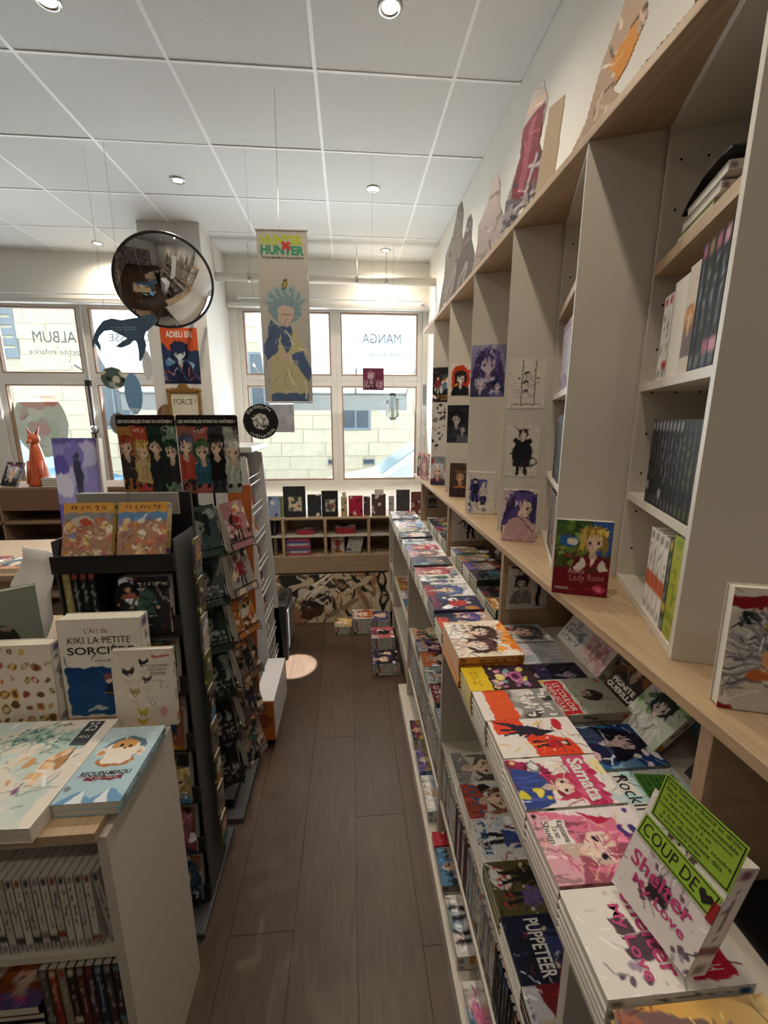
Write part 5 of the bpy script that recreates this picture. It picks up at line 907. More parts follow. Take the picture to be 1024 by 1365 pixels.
for i, z in enumerate(zz):
    for j, (x, y, yaw, w) in enumerate(((-.535, 1.335, .2, .132), (-.425, 1.44, 1.1, .115))):
        X = Vector((cos(yaw), sin(yaw), 0)); back = Vector((-sin(yaw), cos(yaw), 0)); up = (UP+back*.3+X*(-.16 if j == 0 else 0)).normalized(); up = (up-X*up.dot(X)*0).normalized()
        Yv = (up-X*up.dot(X)).normalized()
        if j == 0: X = (X-up*X.dot(up)).normalized(); Yv = up
        Z = X.cross(Yv); O = Vector((x, y, z)); pocket(d2, O, X, Yv, w, .17)
        cs = [['#3a4a48', '#4a5052', '#2f3e38', '#1f2c28', '#2a2224', '#2a2426'], ['#a87a80', '#9a9490', '#b0703a', '#7a6458', '#5a4a44', '#8a8078']][j]
        for q in range(3):
            art = None
            if q == 2:
                a = Art(40, 60, w, .175, cs[i], 620+i*2+j); a.blobs(10, [cs[i], '#1c2020', '#8a9290' if j == 0 else '#d8c8b0'], .06, .2); (a.bust(.5, .6, .9, '#23282a', '#8a908a', cs[i]) if j == 0 else (a.full(.5, .5, 1.1, a.r.choice(HAIRS), '#c8a890', a.r.choice(CLOTHS)), a.blobs(12, ['#c8a070', '#7a4a44', '#3a3436', '#c8b8b0'], .04, .12), a.strokes(20, ['#2a2426', '#d8c8b8', cs[i]], .02, .3)))
                if j == 0: a.marks(.1, .1, .95, .42, '#a4aaa6' if i > 0 else '#5a6260', 3, 6)
                art = a.out()
            lb = '%s volume in the %s pocket from the top of the %s spinner column' % (['rear', 'middle', 'front'][q], ORD[i], ['dark', 'colourful'][j])
            book('manga_volume', lb, 'volumes in the spinner pockets', FR(O+Z*(.0002+.0095*q)+X*.004+Yv*(.002*q), X, Yv), w-.008, .166, .009, art, '#2a2c2c' if j == 0 else '#c8c0b4', None, 'R')
for x, y in ((-.02, -.2), (.13, -.08), (-.02, -.1)): MB().tube((x*.8, y*.6, .06), (x, y*.8, 1.22), .004).build('frame_rod', BLKMET, d2)
for z in (.1, .64, 1.2): MB().tube((0, 0, z), (-.01, -.17, z), .004).tube((0, 0, z), (.12, -.07, z), .004).build('spoke', BLKMET, d2)
# ------------------------------------------------------------------ orange display with white base box
d3 = empty('cardboard_display', 'orange cardboard display column on a white topped base', 'display stand', (-.41, 1.9, 0))
at0(d3, (-.455, 1.745, .045), (-.362, 2.105, .25)).build('base_box', mat('white_card', '#dedde0', .6, noise=(4, .02)), d3, bevel=.002)
at0(d3, (-.454, 1.741, .048), (-.364, 1.7445, .247)).build('orange_front', ORANGE, d3); at0(d3, (-.44, 1.77, 0), (-.375, 2.1, .045)).build('plinth', BLACK, d3)
em = MB()
for rr in (.034, .024, .013): em.lathe([(rr, 0), (rr, .001), (rr-.004, .001), (rr-.004, 0)], n=28, M=FR((-.41+.41, 1.7405-1.9, .15), (1, 0, 0), (0, 0, 1)))
em.build('round_emblem', mat('dark_brown_ink', '#6a3018', .6, noise=(5, .04)), d3)
m = MB(); m.prism([(-.485, .255), (-.428, .255), (-.412, 1.0), (-.405, 1.24), (-.5, 1.24), (-.49, .8)], 0, .006, Matrix(((1, 0, 0, .41), (0, 0, 1, 1.76-1.9), (0, 1, 0, 0), (0, 0, 0, 1)))); m.build('orange_column', ORANGE, d3)
for i, z in enumerate((.42, .62, .82, 1.02)):
    at0(d3, (-.49, 1.70, z-.004), (-.425, 1.759, z)).build('small_shelf', ORANGE, d3)
    book('manga_volume', 'small volume on the orange column, %s from the bottom' % ORD[i], 'volumes on the orange column', FR((-.485, 1.715, z+.0008), (1, 0, 0), (0, .1, 1)), .055, .14, .012, rand_cover(650+i, 20, 44, .055, .14, bgc=['#a86a3a', '#c8a060', '#b08a7a', '#9a5a6a'][i]), '#b8a890', None, 'R')
# ------------------------------------------------------------------ white wire rack
d4 = empty('wire_rack', 'white wire magazine rack with tilted shelves behind the orange display', 'display stand', (-.6, 2.3, 0))
at0(d4, (-.74, 2.125, .02), (-.725, 2.5, 1.34)).build('back_panel', WIREW, d4)
for y in (2.12, 2.5): m = MB(); m.prism([(-.745, .0), (-.44, .0), (-.5, 1.32), (-.745, 1.36)], 0, .01, Matrix(((1, 0, 0, .6), (0, 0, 1, y-2.3), (0, 1, 0, 0), (0, 0, 0, 1)))); m.build('side_frame', WIREW, d4)
for i in range(8):
    z = .08+.155*i; x1 = -.455-.06*(z/1.32); m = MB()
    m.tube((x1+.6-.012, 2.13-2.3, z), (x1+.6-.012, 2.5-2.3, z), .004, 6); m.tube((x1+.6-.012, 2.13-2.3, z+.04), (x1+.6-.012, 2.5-2.3, z+.04), .003, 6)
    for y in np.linspace(2.14, 2.49, 6): m.tube((x1+.6-.012, y-2.3, z), (-.12, y-2.3, z-.03), .002, 5)
    m.build('wire_shelf', WIREW, d4)
    for j in range(2):
        book('manga_volume', 'volume facing the aisle on the white wire rack, shelf %s from the floor, %s' % (ORD[i], ['near', 'far'][j]), 'volumes on the white wire rack', FR((x1-.06, 2.14+.165*j, z+.012), (0, 1, 0), (-.25, 0, 1)), .15, .13, .02, rand_cover(660+i*2+j, 26, 24, .15, .13), '#c8c4bc', spine_cols(660+i, '#c8c4bc'), 'L')
at0(d4, (-.75, 2.11, 1.345), (-.47, 2.52, 1.375)).build('top_cap', WIREW, d4, bevel=.005)
t = empty('storage_box', 'black storage box with a grey side standing on the floor past the wire rack', 'box', (-.45, 2.65, 0)); bx((-.045, -.15, .0003), (.04, .15, .37)).build('body', mat('charcoal_plastic', '#303134', .45, noise=(6, .05)), t, bevel=.01)
bx((.0402, -.12, .06), (.044, .12, .32)).build('side_plate', mat('grey_plastic', '#8a8d90', .5, noise=(6, .04)), t, bevel=.002); bx((-.02, -.06, .3702), (.02, .06, .378)).build('handle', BLACK, t, bevel=.002)
# ------------------------------------------------------------------ far left: purple standee, brown shelf, statue
a = Art(60, 180, .2, 1.42, '#a39ad8', 90); a.grad('#c0baec', '#9a92d4'); a.blobs(26, ['#cac6f0', '#dedcf8', '#8a80cc', '#aaa4e0'], .1, .35); a.blobs(6, ['#6a60b4', '#7468bc'], .1, .2, (0, .6, .25, 1)); a.blobs(6, ['#6a60b4', '#5a52ac'], .1, .2, (.8, .6, 1, .8)); a.ell(.5, .938, .07, .07, '#4a4a62'); a.poly([(.43, .925), (.6, .925), (.63, .88), (.58, .83), (.44, .83)], '#4a4a62'); a.poly([(.45, .84), (.58, .84), (.72, .64), (.67, .64), (.52, .79), (.5, .64), (.46, .64)], '#55556e'); a.rect(0, .985, 1, 1, '#6f66a8'); a.marks(.45, .5, .95, .64, '#d8d4ee', 2, 3)
st = empty('floor_standee', 'tall purple cardboard standee with a dark suited figure', 'standee', M=FR((-1.353, 2.0, .002), (1, .04, 0), (-.02, .06, 1)))
s_1 = art_sheet('printed_face', None, .19, 1.42, a.out(.6), t=.004, parent=st, m=STICKER); bx((.19, 0, -.03), (.2, 1.42, .004)).build('side_edge', WHITE, st); bx((0.0, 0, -.2), (.19, .02, -.002)).build('foot', WHITE, st)
ls = empty('low_shelf', 'low brown open shelf in front of the left windows', 'shelf', (-2.4, 3.7, 0))
for z in (.06, .3, .5, .69, .965): at0(ls, (-3.3, 3.5, z), (-1.78, 3.9, z+.018)).build('shelf_board', CARD, ls)
for x in (-3.3, -2.75, -2.2, -1.79): at0(ls, (x, 3.5, 0), (x+.015, 3.9, .965)).build('upright', CARD, ls)
at0(ls, (-3.285, 3.88, .06), (-1.8, 3.895, .965)).build('back_panel', CARD, ls); at0(ls, (-3.285, 3.502, .80), (-1.79, 3.51, .965)).build('fascia', mat('red_brown_board', '#7c5c48', .6, noise=(6, .06)), ls)
for i in range(4): book('manga_volume', 'grey edged volume in the small pile on the brown shelf, %s from the bottom' % ORD[i], 'small pile on the brown shelf', FR((-2.42, 3.52, .9832+.0185*i), (1, 0, 0), (0, 1, 0)), .17, .12, .017, None, ['#3a3c40', '#8a8a8c', '#5a5c60', '#a8a6a4'][i], spine_cols(700+i, '#4a4c50'), 'R')
for i, x in enumerate((-2.98, -2.76)):
    stand(x, 3.56, .9832, .16, .2, .02, rand_cover(710+i, 20, 26, bgc='#2c2e36'), ['dark framed picture leaning at the far left on the brown shelf', 'dark framed picture beside the orange statue'][i], '#8fa4b4', lean=.5, yaw=-.3, cat='picture', name='picture_frame')
t = empty('rabbit_statue', 'slim orange animal statue with long pointed ears on the brown shelf', 'statue', (-2.49, 3.62, .9833)); OR = mat('orange_glaze', '#c0562c', .35, coat=.4, noise=(12, .2)); K = 1.12
MB().lathe([(.001, 0), (.075, .002), (.08, .02), (.066, .06), (.058, .14), (.05, .22), (.036, .3), (.026, .335), (.001, .345)], n=20).build('body', OR, t, True)
MB().lathe([(.001, -.03), (.03, -.026), (.042, 0), (.036, .03), (.018, .048), (.001, .052)], c=(0, 0, .365), n=18).build('head', OR, t, True)
MB().tube((0, -.03, .36), (0, -.075, .345), .022, 10, .008).build('muzzle', OR, t, True)
for s in (-1, 1): MB().tube((s*.018, 0, .395), (s*.05, .01, .47), .013, 8, .002).build('ear', OR, t, True); MB().tube((s*.04, -.03, .2), (s*.05, -.06, .02), .018, 8, .014).build('leg', OR, t, True)
t3 = empty('book_table', 'pale wooden table with papers behind the white sleeves', 'table', (-1.8, 2.1, 0)); at0(t3, (-2.3, 1.9, .80), (-1.42, 2.5, .83)).build('tabletop', OAK, t3, bevel=.002); at0(t3, (-2.28, 1.92, .66), (-1.44, 1.935, .80)).build('apron', OAK, t3)
for x in (-2.28, -1.48):
    for y in (1.92, 2.44): at0(t3, (x, y, 0), (x+.04, y+.04, .80 if y > 2 else .66)).build('leg', OAK, t3)
for i in range(5): book('manga_volume', 'volume lying open side up on the pale wooden table, %s from the left' % ORD[i], 'volumes on the pale wooden table', FR((-2.2+.15*i, 1.93+.02*(i % 2), .8303), (1, .1*(i % 2), 0), (-.1*(i % 2), 1, 0)), .12, .17, .02, rand_cover(720+i, 20, 28), '#d8d4cc', spine_cols(720+i, '#d8d4cc'), 'R')
# ================================================================== WINDOW COUNTER
wc = empty('window_counter', 'oak window counter with open cubbies at the end of the aisle', 'counter', (0, 3.2, 0))
FY = 3.065
at0(wc, (-1.02, FY, .785), (.845, FY+.3, .80)).build('counter_top', OAK, wc, bevel=.001); at0(wc, (-1.02, FY+.28, .0), (.845, FY+.295, .784)).build('back_panel', OAKX, wc)
at0(wc, (-1.02, FY, .495), (.845, FY+.279, .51)).build('lower_board', OAK, wc); at0(wc, (-1.02, FY+.002, .375), (.845, FY+.016, .494)).build('fascia', OAKX, wc)
for x in (-.83, -.505, -.198, .125, .44): at0(wc, (x, FY, .5105), (x+.02, FY+.279, .7845)).build('upright', OAK, wc)
for x0, x1 in ((-1.0, -.83), (-.81, -.505), (-.485, -.198), (-.178, .125), (.145, .44), (.46, .84)): at0(wc, (x0+.0005, FY+.002, .652), (x1-.0005, FY+.279, .664)).build('cubby_shelf', WHITE, wc)
tag(bx((-1.15, 3.38, .0), (.855, 4.785, .775)).build('window_platform', WHITE), 'white window platform behind the oak window counter', 'platform')
FB = [(-.60, .09, .155, '#8a9ab8', 'blue and red patterned volume, leftmost on the window counter'), (-.515, .02, .15, '#8a9a4a', 'narrow green volume beside the patterned one'), (-.488, .16, .225, '#2e3032', 'large black volume with a square picture on the window counter'), (-.315, .1, .16, '#34373a', 'dark grey volume right of the large black one'), (-.21, .12, .19, '#2a2b2e', 'black volume with a pale square picture'), (-.068, .045, .14, '#b8a684', 'beige volume with a yellow tag'), (-.012, .105, .15, '#b02a4a', 'bright red and pink volume on the window counter'), (.1, .05, .14, '#5a4a50', 'narrow purple brown volume'), (.16, .105, .16, '#5a484a', 'brown maroon volume with a yellow tag on top'), (.29, .04, .14, '#a8a4a8', 'narrow grey volume near the display table'), (.345, .1, .19, '#4a4a50', 'charcoal volume standing behind the display table end'), (.46, .1, .17, '#7a4a4a', 'dull red volume at the right end of the window counter')]
for i, (x, w, h, c, lb) in enumerate(FB):
    a = Art(30, 42, w, h, c, 740+i)
    if i in (2, 4):
        a.rect(.25, .2, .82, .66, '#c8bca8'); a.blobs(14, ['#8a3a30', '#3a4a3a', '#d8c8a0', '#5a5a60'], .04, .12, (.3, .25, .78, .6))
    else: a.blobs(12, [c, '#d8d0c8', '#3a3436', c], .05, .18)
    o = stand(x, 3.11 if i % 2 else 3.09, .8003, w, h, .028, a.out(), lb, c, lean=.07, grp='volumes standing on the window counter')
    if i in (5, 8): tg = bx((w*.2, h-.006, .0285), (w*.85, h+.035, .0293)).build('yellow_tag', mat('yellow_card', '#c8b03c', .6, noise=(4, .04)), o)
def pile(x, y, z, n, w, h, t, c, lb, grp, seed, under=''):
    for i in range(n): book('manga_volume', '%s, %s from the bottom' % (lb, ORD[i]), grp, FR((x+.002*(i % 2), y+h, z+(t+.0006)*i), (0, -1, 0), (1, 0, 0)), h, w, t, rand_cover(seed+i, 16, 18, h, w), c[i % len(c)], spine_cols(seed+i, c[i % len(c)]), 'R')
pile(-.40, FY+.03, .6643, 3, .13, .1, .013, ['#a83440', '#b8404a'], 'thin red volume lying in the upper left cubby', 'red pile in the left cubby', 760)
pile(-.115, FY+.03, .6643, 4, .15, .1, .013, ['#b03a44', '#a83440'], 'thin red volume lying in the upper middle cubby', 'red pile in the middle cubby', 765)
for i in range(7):
    c = ['#b8505a', '#c8c0c4', '#5a6090'][i % 3]; f = book('manga_volume', 'red white and blue spined volume lying in the left cubby, %s from the bottom' % ORD[i], 'striped pile in the left cubby', FR((-.475, FY+.13, .5105+.0187*i), (0, -1, 0), (1, 0, 0)), .12, .17, .0182, None, c, spine_cols(770+i, c, '#a83440', 22, '#2f3460'), 'R')
stand(-.15, FY+.06, .5103, .1, .13, .02, rand_cover(780, 26, 34, .1, .13, bgc='#d0c8c0', cloth='#a03a3a'), 'pale volume with a red corner in the middle cubby', lean=.1)
for i in range(6):
    o = book('manga_volume', 'black and white spined volume leaning in the middle cubby, %s from the left' % ORD[i], 'leaning volumes in the middle cubby', FR((-.04+.0185*i+.0165, FY+.13, .5104), (0, -1, 0), (.22, 0, 1)), .11, .13, .0165, None, '#c8c4be', spine_cols(785+i, '#c8c4be', '#3a3a3a', 18, '#2a2a2c'), 'R')
for i in range(4): front_spine(-.63+.028*i, FY+.02, .5104, .11, .13, .024, ['#4a4a40', '#a09484', '#3a3630', '#6a6258'][i], 'brown grey volume upright in the leftmost cubby, %s from the left' % ORD[i], 'upright volumes in the leftmost cubby', 795+i)
for i in range(2): front_spine(-.58+.03*i, FY+.02, .6643, .11, .10, .02, '#4a4440', 'small dark volume in the upper leftmost cubby, %s from the left' % ORD[i], 'upright volumes in the leftmost cubby', 799+i)
a = Art(160, 60, 1.0, .37, '#b9a58c', 800); a.blobs(20, ['#a88a6a', '#c8b498', '#9a7a5c', '#d0c0a4'], .05, .18); a.poly([(0, .55), (.12, .75), (.2, .5), (.28, .4), (.3, .0), (.02, 0)], '#a06a50'); a.poly([(.1, .9), (.16, 1), (.3, 1), (.26, .5), (.16, .55)], '#2e2c2a'); a.blobs(30, ['#2a2826', '#c8c0b0', '#5a5048', '#3a3632'], .01, .05, (.3, .2, .55, 1)); a.strokes(50, ['#26241f', '#3a342c', '#e0d8c4'], .012, .12, (.28, .1, .7, 1)); a.poly([(.28, .12), (.46, .1), (.48, .35), (.32, .3)], '#4a3424'); a.strokes(14, ['#1f2a20', '#26241f'], .02, .12, (.6, .6, .95, 1)); a.ell(.94, .86, .035, .1, '#20241f'); a.ell(.94, .86, .018, .05, '#b9a58c'); a.ell(.94, .5, .035, .1, '#20241f'); a.ell(.94, .5, .018, .05, '#b9a58c')
a.strokes(10, ['#c8b498', '#8a7258'], .03, .3)
o = art_sheet('floor_banner', FR((-.66, 3.0, .001), (1, 0, 0), (0, .15, 1)), .95, .37, a.out(), t=.003); tag(o, 'tan printed banner leaning on the floor below the window counter', 'banner')
fs = [(.0, 2.80, .15, .2, 6, 'monochrome'), (.125, 2.55, .15, .2, 5, 'red and white'), (.12, 2.28, .155, .21, 4, 'black and white'), (-.13, 2.80, .14, .16, 3, 'brown'), (.155, 2.80, .15, .15, 5, 'grey')]
for q, (x, y, w, h, n, nm) in enumerate(fs):
    for i in range(n):
        o = book('manga_volume', '%s volume in a floor stack at the aisle end, %s from the floor' % (nm, ORD[i]), nm+' floor stack', FR((x+.002*(i % 3), y+w, .0004+.0196*i), (0, -1, 0), (1, 0, 0)), w, h*.75, .019, rand_cover(810+q*8+i, 34, 46, w, h*.75, bgc=['#d0ccc8', '#c86a6a', '#2a2a2e', '#6a5240', '#8a8a90'][q]) if i == n-1 else None, ['#3a3a40', '#b8a8a0', '#d0ccc4'][i % 3], spine_cols(810+i, '#c8c4bc'), 'R')
# ================================================================== HANGING THINGS
def thread(par, p, q, r=.0006): MB().tube(p, q, r, 5).build('thread', mat('thread_grey', '#8a8a88', .6, noise=(5, .03)), par)
bn = empty('hanging_banner', 'tall cream fabric banner reading HUNTER HUNTER hanging from the ceiling', 'banner', M=FR((-.462, 2.5, 1.60), (1, -.02, 0), (-.015, 0, 1)))
w, h = .262, .865
a = Art(84, 260, w, h, '#c4c0b6', 900); a.m[:] = True; a.grad('#bebab2', '#c8c4ba')
a.poly([(.12, .02), (.2, .35), (.36, .46), (.62, .46), (.85, .34), (.92, .02)], '#c9c49a'); a.poly([(.02, .3), (.2, .5), (.4, .44), (.3, .3), (.1, .26)], '#5a6a8c'); a.poly([(.55, .28), (.95, .12), (1, .2), (.8, .32)], '#5a6e92'); a.rect(.15, .0, .92, .055, '#5a7090'); a.poly([(.38, .46), (.62, .46), (.6, .34), (.5, .3), (.4, .36)], '#56688c')
a.ell(.5, .56, .33, .3, '#8aa4ac')
for i in range(26): t = pi*i/25; a.poly([(.5+.3*cos(t)-.07, .56+.07*sin(t)), (.5+.3*cos(t)+.07, .56+.07*sin(t)), (.5+.5*cos(t), .55+.15*sin(t))], ['#9ab2b8', '#86a0aa', '#aebfc2'][i % 3])
a.poly([(.34, .56), (.36, .49), (.5, .46), (.64, .49), (.68, .56), (.5, .585)], '#d4bfae'); a.line(.4, .53, .62, .522, .012, '#3a3a40'); a.ell(.72, .515, .05, .014, '#c8b4a4'); a.strokes(8, ['#d8dccc', '#a8a888', '#e0dcc8'], .03, .5, (.2, .05, .9, .4)); a.blobs(3, ['#d8c0b0'], .05, .08, (.4, .27, .6, .33)); a.strokes(14, ['#b0b8b0', '#6a7a94'], .012, .2, (.05, .05, .95, .5)); a.rect(.47, .675, .56, .725, '#6a5f30'); a.rect(.49, .685, .54, .715, '#b8ab60')
f = art_sheet('printed_cloth', None, w, h, a.out(.5), t=.002, parent=bn, m=CLOTHPRINT)
YG = mat('yellow_green_ink', '#a8b82a', .6); GR = mat('teal_green_ink', '#2a8a62', .6); RD = mat('red_ink', '#b8302a', .6)
text(bn, 'HUNTER', .22, .045, w/2, .815, .0026, YG, bold=.05, name='title_lettering'); text(bn, 'HUNTER', .225, .045, w/2, .768, .0026, GR, bold=.05, name='title_lettering', rot=-.02); text(bn, '×', .05, .045, w/2+.02, .79, .0032, RD, bold=.06); text(bn, 'YOSHIHIRO TOGASHI', .215, .011, w/2, .732, .0026, INK, bold=.02)
MB().tube((-.006, h, 0), (w+.006, h, 0), .007, 8).build('top_rod', WIREW, bn); MB().tube((-.003, -.002, 0), (w+.003, -.002, 0), .005, 8).build('bottom_rod', WIREW, bn)
MB().tube((w*.45, h, 0), (w*.45+.01, h+.62, 0), .0015, 5).build('thread', METAL, bn)
# convex mirror
cm = empty('convex_mirror', 'round convex security mirror with a black rim on the pillar', 'mirror')
MR = bpy.data.materials.new('mirror_surface'); MR.use_nodes = True; b_ = MR.node_tree.nodes['Principled BSDF']; b_.inputs['Metallic'].default_value = 1; b_.inputs['Roughness'].default_value = .03; _nz = MR.node_tree.nodes.new('ShaderNodeTexNoise'); _nz.inputs['Scale'].default_value = 3; _cr = MR.node_tree.nodes.new('ShaderNodeValToRGB'); _cr.color_ramp.elements[0].color = (.36, .35, .34, 1); _cr.color_ramp.elements[1].color = (.42, .41, .40, 1); MR.node_tree.links.new(_nz.outputs[0], _cr.inputs[0]); MR.node_tree.links.new(_cr.outputs[0], b_.inputs['Base Color'])
R = .315; Zd = Vector((.42, -.80, -.62)).normalized(); Xd = UP.cross(Zd).normalized(); Yd = Zd.cross(Xd); cm.matrix_world = FR((-1.285, 3.42, 2.455), Xd, Yd)
prof = [(R*(i/16)+.0005, .10*(1-(i/16)**2)) for i in range(17)]; MB().lathe(prof, n=56).build('mirror_dome', MR, cm, True)
MB().lathe([(R-.004, .004), (R+.006, .008), (R+.014, .0), (R+.008, -.014), (R-.004, -.014), (R-.004, .004)], n=56).build('rim', BLACK, cm, True); MB().lathe([(.0005, -.012), (R-.004, -.01)], n=40).build('back_shell', BLACK, cm)
inv = cm.matrix_world.inverted(); MB().tube(inv @ Vector((-1.285, 3.44, 2.455)), inv @ Vector((-1.3, 4.05, 2.46)), .014, 10).tube(inv @ Vector((-1.285, 3.44, 2.455)), inv @ Vector((-1.20, 3.9, 2.46)), .01, 10).build('bracket', METAL, cm)
# whale cut-out
wp = [(0, .35), (.03, .52), (.09, .7), (.2, .9), (.33, .97), (.47, .93), (.58, .97), (.7, 1.0), (.86, 1.08), (.97, 1.06), (1.0, .97), (.93, .84), (.8, .67), (.77, .55), (.79, .38), (.75, .18), (.68, -.02), (.66, .02), (.67, .22), (.66, .42), (.62, .5), (.55, .38), (.42, .3), (.34, .32), (.40, .4), (.52, .52), (.4, .62), (.3, .7), (.2, .68), (.12, .56), (.09, .46), (.12, .34), (.11, .2), (.07, .32), (.04, .4), (.01, .24)]
o = MB().prism([(x*.41, y*.26) for x, y in wp], 0, .004).build('whale_cutout', mat('navy_card', '#233f55', .6, noise=(9, .25)), bevel=0); o.matrix_world = FR((-1.615, 3.0, 1.875), (1, .05, 0), (0, 0, 1)); tag(o, 'dark blue cardboard whale hanging in front of the left window', 'decoration')
for i in range(2): text(o, ['La nuit, le silence', 'de la mer profonde'][i], .15, .009, .2, .2-.014*i, .0045, mat('pale_blue_ink', '#8aa4b4', .6), rot=.05)
thread(o, (.2, .235, .002), (.21, 1.215, .002))
def disc(name, x, y, z, rx, rz, art, lb, cat='sign', m=None, yaw=0, string=True, t=.003):
    nx = max(24, int(rx*400)); ny = int(nx*rz/rx); mk = art.em(.5, .5, .5, .5*art.asp) if 1 else None
    o = art_sheet(name, FR((x-rx*cos(yaw), y-rx*sin(yaw), z-rz), (cos(yaw), sin(yaw), 0), (0, 0, 1)), 2*rx, 2*rz, art.out(.4), m or PAPERPRINT, t=t, mask=mk.reshape(art.ny, 2, art.nx, 2).mean((1, 3)) > .5); tag(o, lb, cat)
    if string: thread(o, (rx, 2*rz-.002, -.001), (rx, H_CEIL-z+rz-.004, -.001))
    return o
a = Art(36, 36, .15, .15, '#4a5a54', 910); a.blobs(8, ['#26302c', '#8a9a90', '#c0b8a0', '#5a7a68'], .08, .2); disc('round_sign', -1.545, 3.06, 1.77, .07, .07, a, 'small round green sign hanging below the whale', yaw=.3)
a = Art(36, 60, .16, .3, '#6a92b8', 911); a.rect(0, .04, 1, .14, '#a8c4dc'); d_ = disc('oval_sign', -1.40, 3.0, 1.668, .055, .13, a, 'light blue oval sign hanging next to the pillar'); text(d_, 'Bonjour', .06, .014, .055, .035, .001, WINK)
a = Art(30, 40, .08, .1, '#a4a8aa', 912); disc('oval_sign', -1.68, 3.9, 1.95, .04, .12, a, 'narrow grey oval sign at the edge of the pillar', yaw=.9)
a = Art(30, 30, .1, .1, '#77797c', 913); disc('round_sign', -1.87, 3.7, 1.47, .07, .09, a, 'grey round sign behind the header boards')
a = Art(30, 30, .1, .1, '#8a6a50', 914); a.blobs(5, ['#a88a68', '#6a4a3c'], .1, .2); disc('round_sign', -1.63, 4.045, 1.5, .08, .14, a, 'brown oval sign peeking over the header boards', string=False)
a = Art(64, 64, .23, .23, '#1b1b1d', 915)
for i in range(44):
    th = 2*pi*i/44
    if .12 < (i/44) % .5 < .42: a.line(.5+.38*cos(th), .5+.38*sin(th), .5+.44*cos(th), .5+.44*sin(th), .022, '#d8d4cc')
a.ell(.5, .5, .22, .22, '#b8b4ac'); a.strokes(26, ['#2a2a2a', '#e0dcd4', '#1c1c1c'], .02, .15, (.35, .35, .65, .65)); disc('round_sign', -.595, 3.0, 1.49, .118, .118, a, 'black round hanging sign with white ring lettering and an emblem')
a = Art(40, 40, .15, .15, '#7a3a54', 916); a.rect(.05, .08, .95, .45, '#a87a90'); a.bust(.4, .62, .5, '#c8a0b4', '#e0c8cc', '#5a2a40'); a.marks(.1, .12, .9, .4, '#e0ccd4', 2, 5); o = art_sheet('square_sign', FR((.1, 3.0, 1.70), (1, 0, 0), (0, 0, 1)), .142, .142, a.out(), t=.003); tag(o, 'square maroon and pink card hanging in front of the right window', 'sign'); thread(o, (.07, .142, 0), (.07, 1.39, 0))
lt = empty('glass_lantern', 'small glass lantern hanging by the right window', 'lantern', (.435, 4.3, 1.5)); m = MB()
m.lathe([(.03, .0), (.06, .03), (.065, .08), (.06, .19), (.03, .235)], n=8); m.build('glass_body', CLEAR, lt); MB().lathe([(.0005, 0), (.035, 0), (.035, .012), (.0005, .014)], n=16).build('base', METAL, lt); MB().lathe([(.0005, .26), (.03, .255), (.036, .235), (.0005, .235)], n=16).build('cap', BLACK, lt)
for i in range(8): t = 2*pi*i/8; MB().tube((.064*cos(t), .064*sin(t), .05), (.06*cos(t), .06*sin(t), .2), .003, 5).build('rib', METAL, lt)
MB().lathe([(.0005, .014), (.018, .014), (.018, .11), (.0005, .112)], n=12).build('candle', WHITE, lt); MB().tube((0, 0, .258), (0, 0, 1.59), .0015, 5).build('thread', METAL, lt)
o = MB().tube((-1.2095, 4.42, 2.80), (.8595, 4.42, 2.80), .036, 20).build('ceiling_pipe', WHITE, smooth=True); tag(o, 'white round pipe running across in front of the window wall', 'pipe')
for x in (-.9, .1, .38):
    t = empty('pipe_hanger', 'thin rod from ceiling to pipe, %s' % {-.9: 'left, near the pillar', .1: 'middle, above the right window', .38: 'right, near the lit spot'}[x], 'rod', (x, 4.42, 2.8)); MB().tube((0, 0, .035), (0, 0, .294), .004, 6).build('rod', METAL, t); MB().lathe([(.0375, -.012), (.041, -.012), (.041, .012), (.0375, .012)], n=20, M=Matrix.Rotation(pi/2, 4, 'Y')).build('clamp', METAL, t)
# posters on the pillar and window
a = Art(64, 92, .32, .46, '#c8562e', 920); a.rect(0, 0, 1, .6, '#2c3a58'); a.blobs(10, ['#5a86a8', '#8ab0c8', '#2a3a60', '#3a4a70'], .08, .2, (0, .25, 1, .62)); a.bust(.48, .55, .7, '#26284a', '#c8d0d4', '#1f2440'); a.strokes(20, ['#c8644a', '#8ab0c0', '#1a1c34'], .02, .3, (0, 0, 1, .35)); a.ell(.48, .62, .2, .1, '#262a50'); a.rect(.0, .0, 1, .06, '#1c2036')
o = art_sheet('poster', FR((-1.61, 4.0485, 1.815), (1, 0, 0), (0, 0, 1)), .31, .465, a.out()); tag(o, 'orange and dark blue poster reading ADIEU ERI on the pillar', 'poster'); text(o, 'ADIEU ERI', .22, .05, .155, .41, .002, WINK, bold=.02)
fr = empty('ornate_frame', 'ornate gold picture frame on the pillar below the poster', 'frame', M=FR((-1.6, 4.046, 1.47), (1, 0, 0), (0, 0, 1))); GOLD = mat('antique_gold', '#9a7238', .4, .5, noise=(14, .2)); m = MB()
m.box((0, 0, 0), (.03, .3, .02)).box((.26, 0, 0), (.29, .3, .02)).box((.03, 0, 0), (.26, .03, .02)).box((.03, .26, 0), (.26, .3, .02)); m.build('moulding', GOLD, fr, bevel=.008)
MB().prism([(.0, .28), (.05, .31), (.09, .305), (.11, .335), (.145, .35), (.18, .335), (.2, .305), (.24, .31), (.29, .28), (.25, .27), (.04, .27)], .002, .024).build('crest', GOLD, fr, bevel=.006); bx((.031, .031, .001), (.259, .259, .006)).build('card', mat('ivory_card', '#d8d0bc', .7, noise=(4, .03)), fr); text(fr, 'FORCE !', .19, .05, .145, .19, .0065, INK, name='lettering')
for q in (.015, .275): MB().lathe([(.0005, .03), (.016, .026), (.02, .0)], c=(q, .29, 0), n=14).build('rosette', GOLD, fr, True)
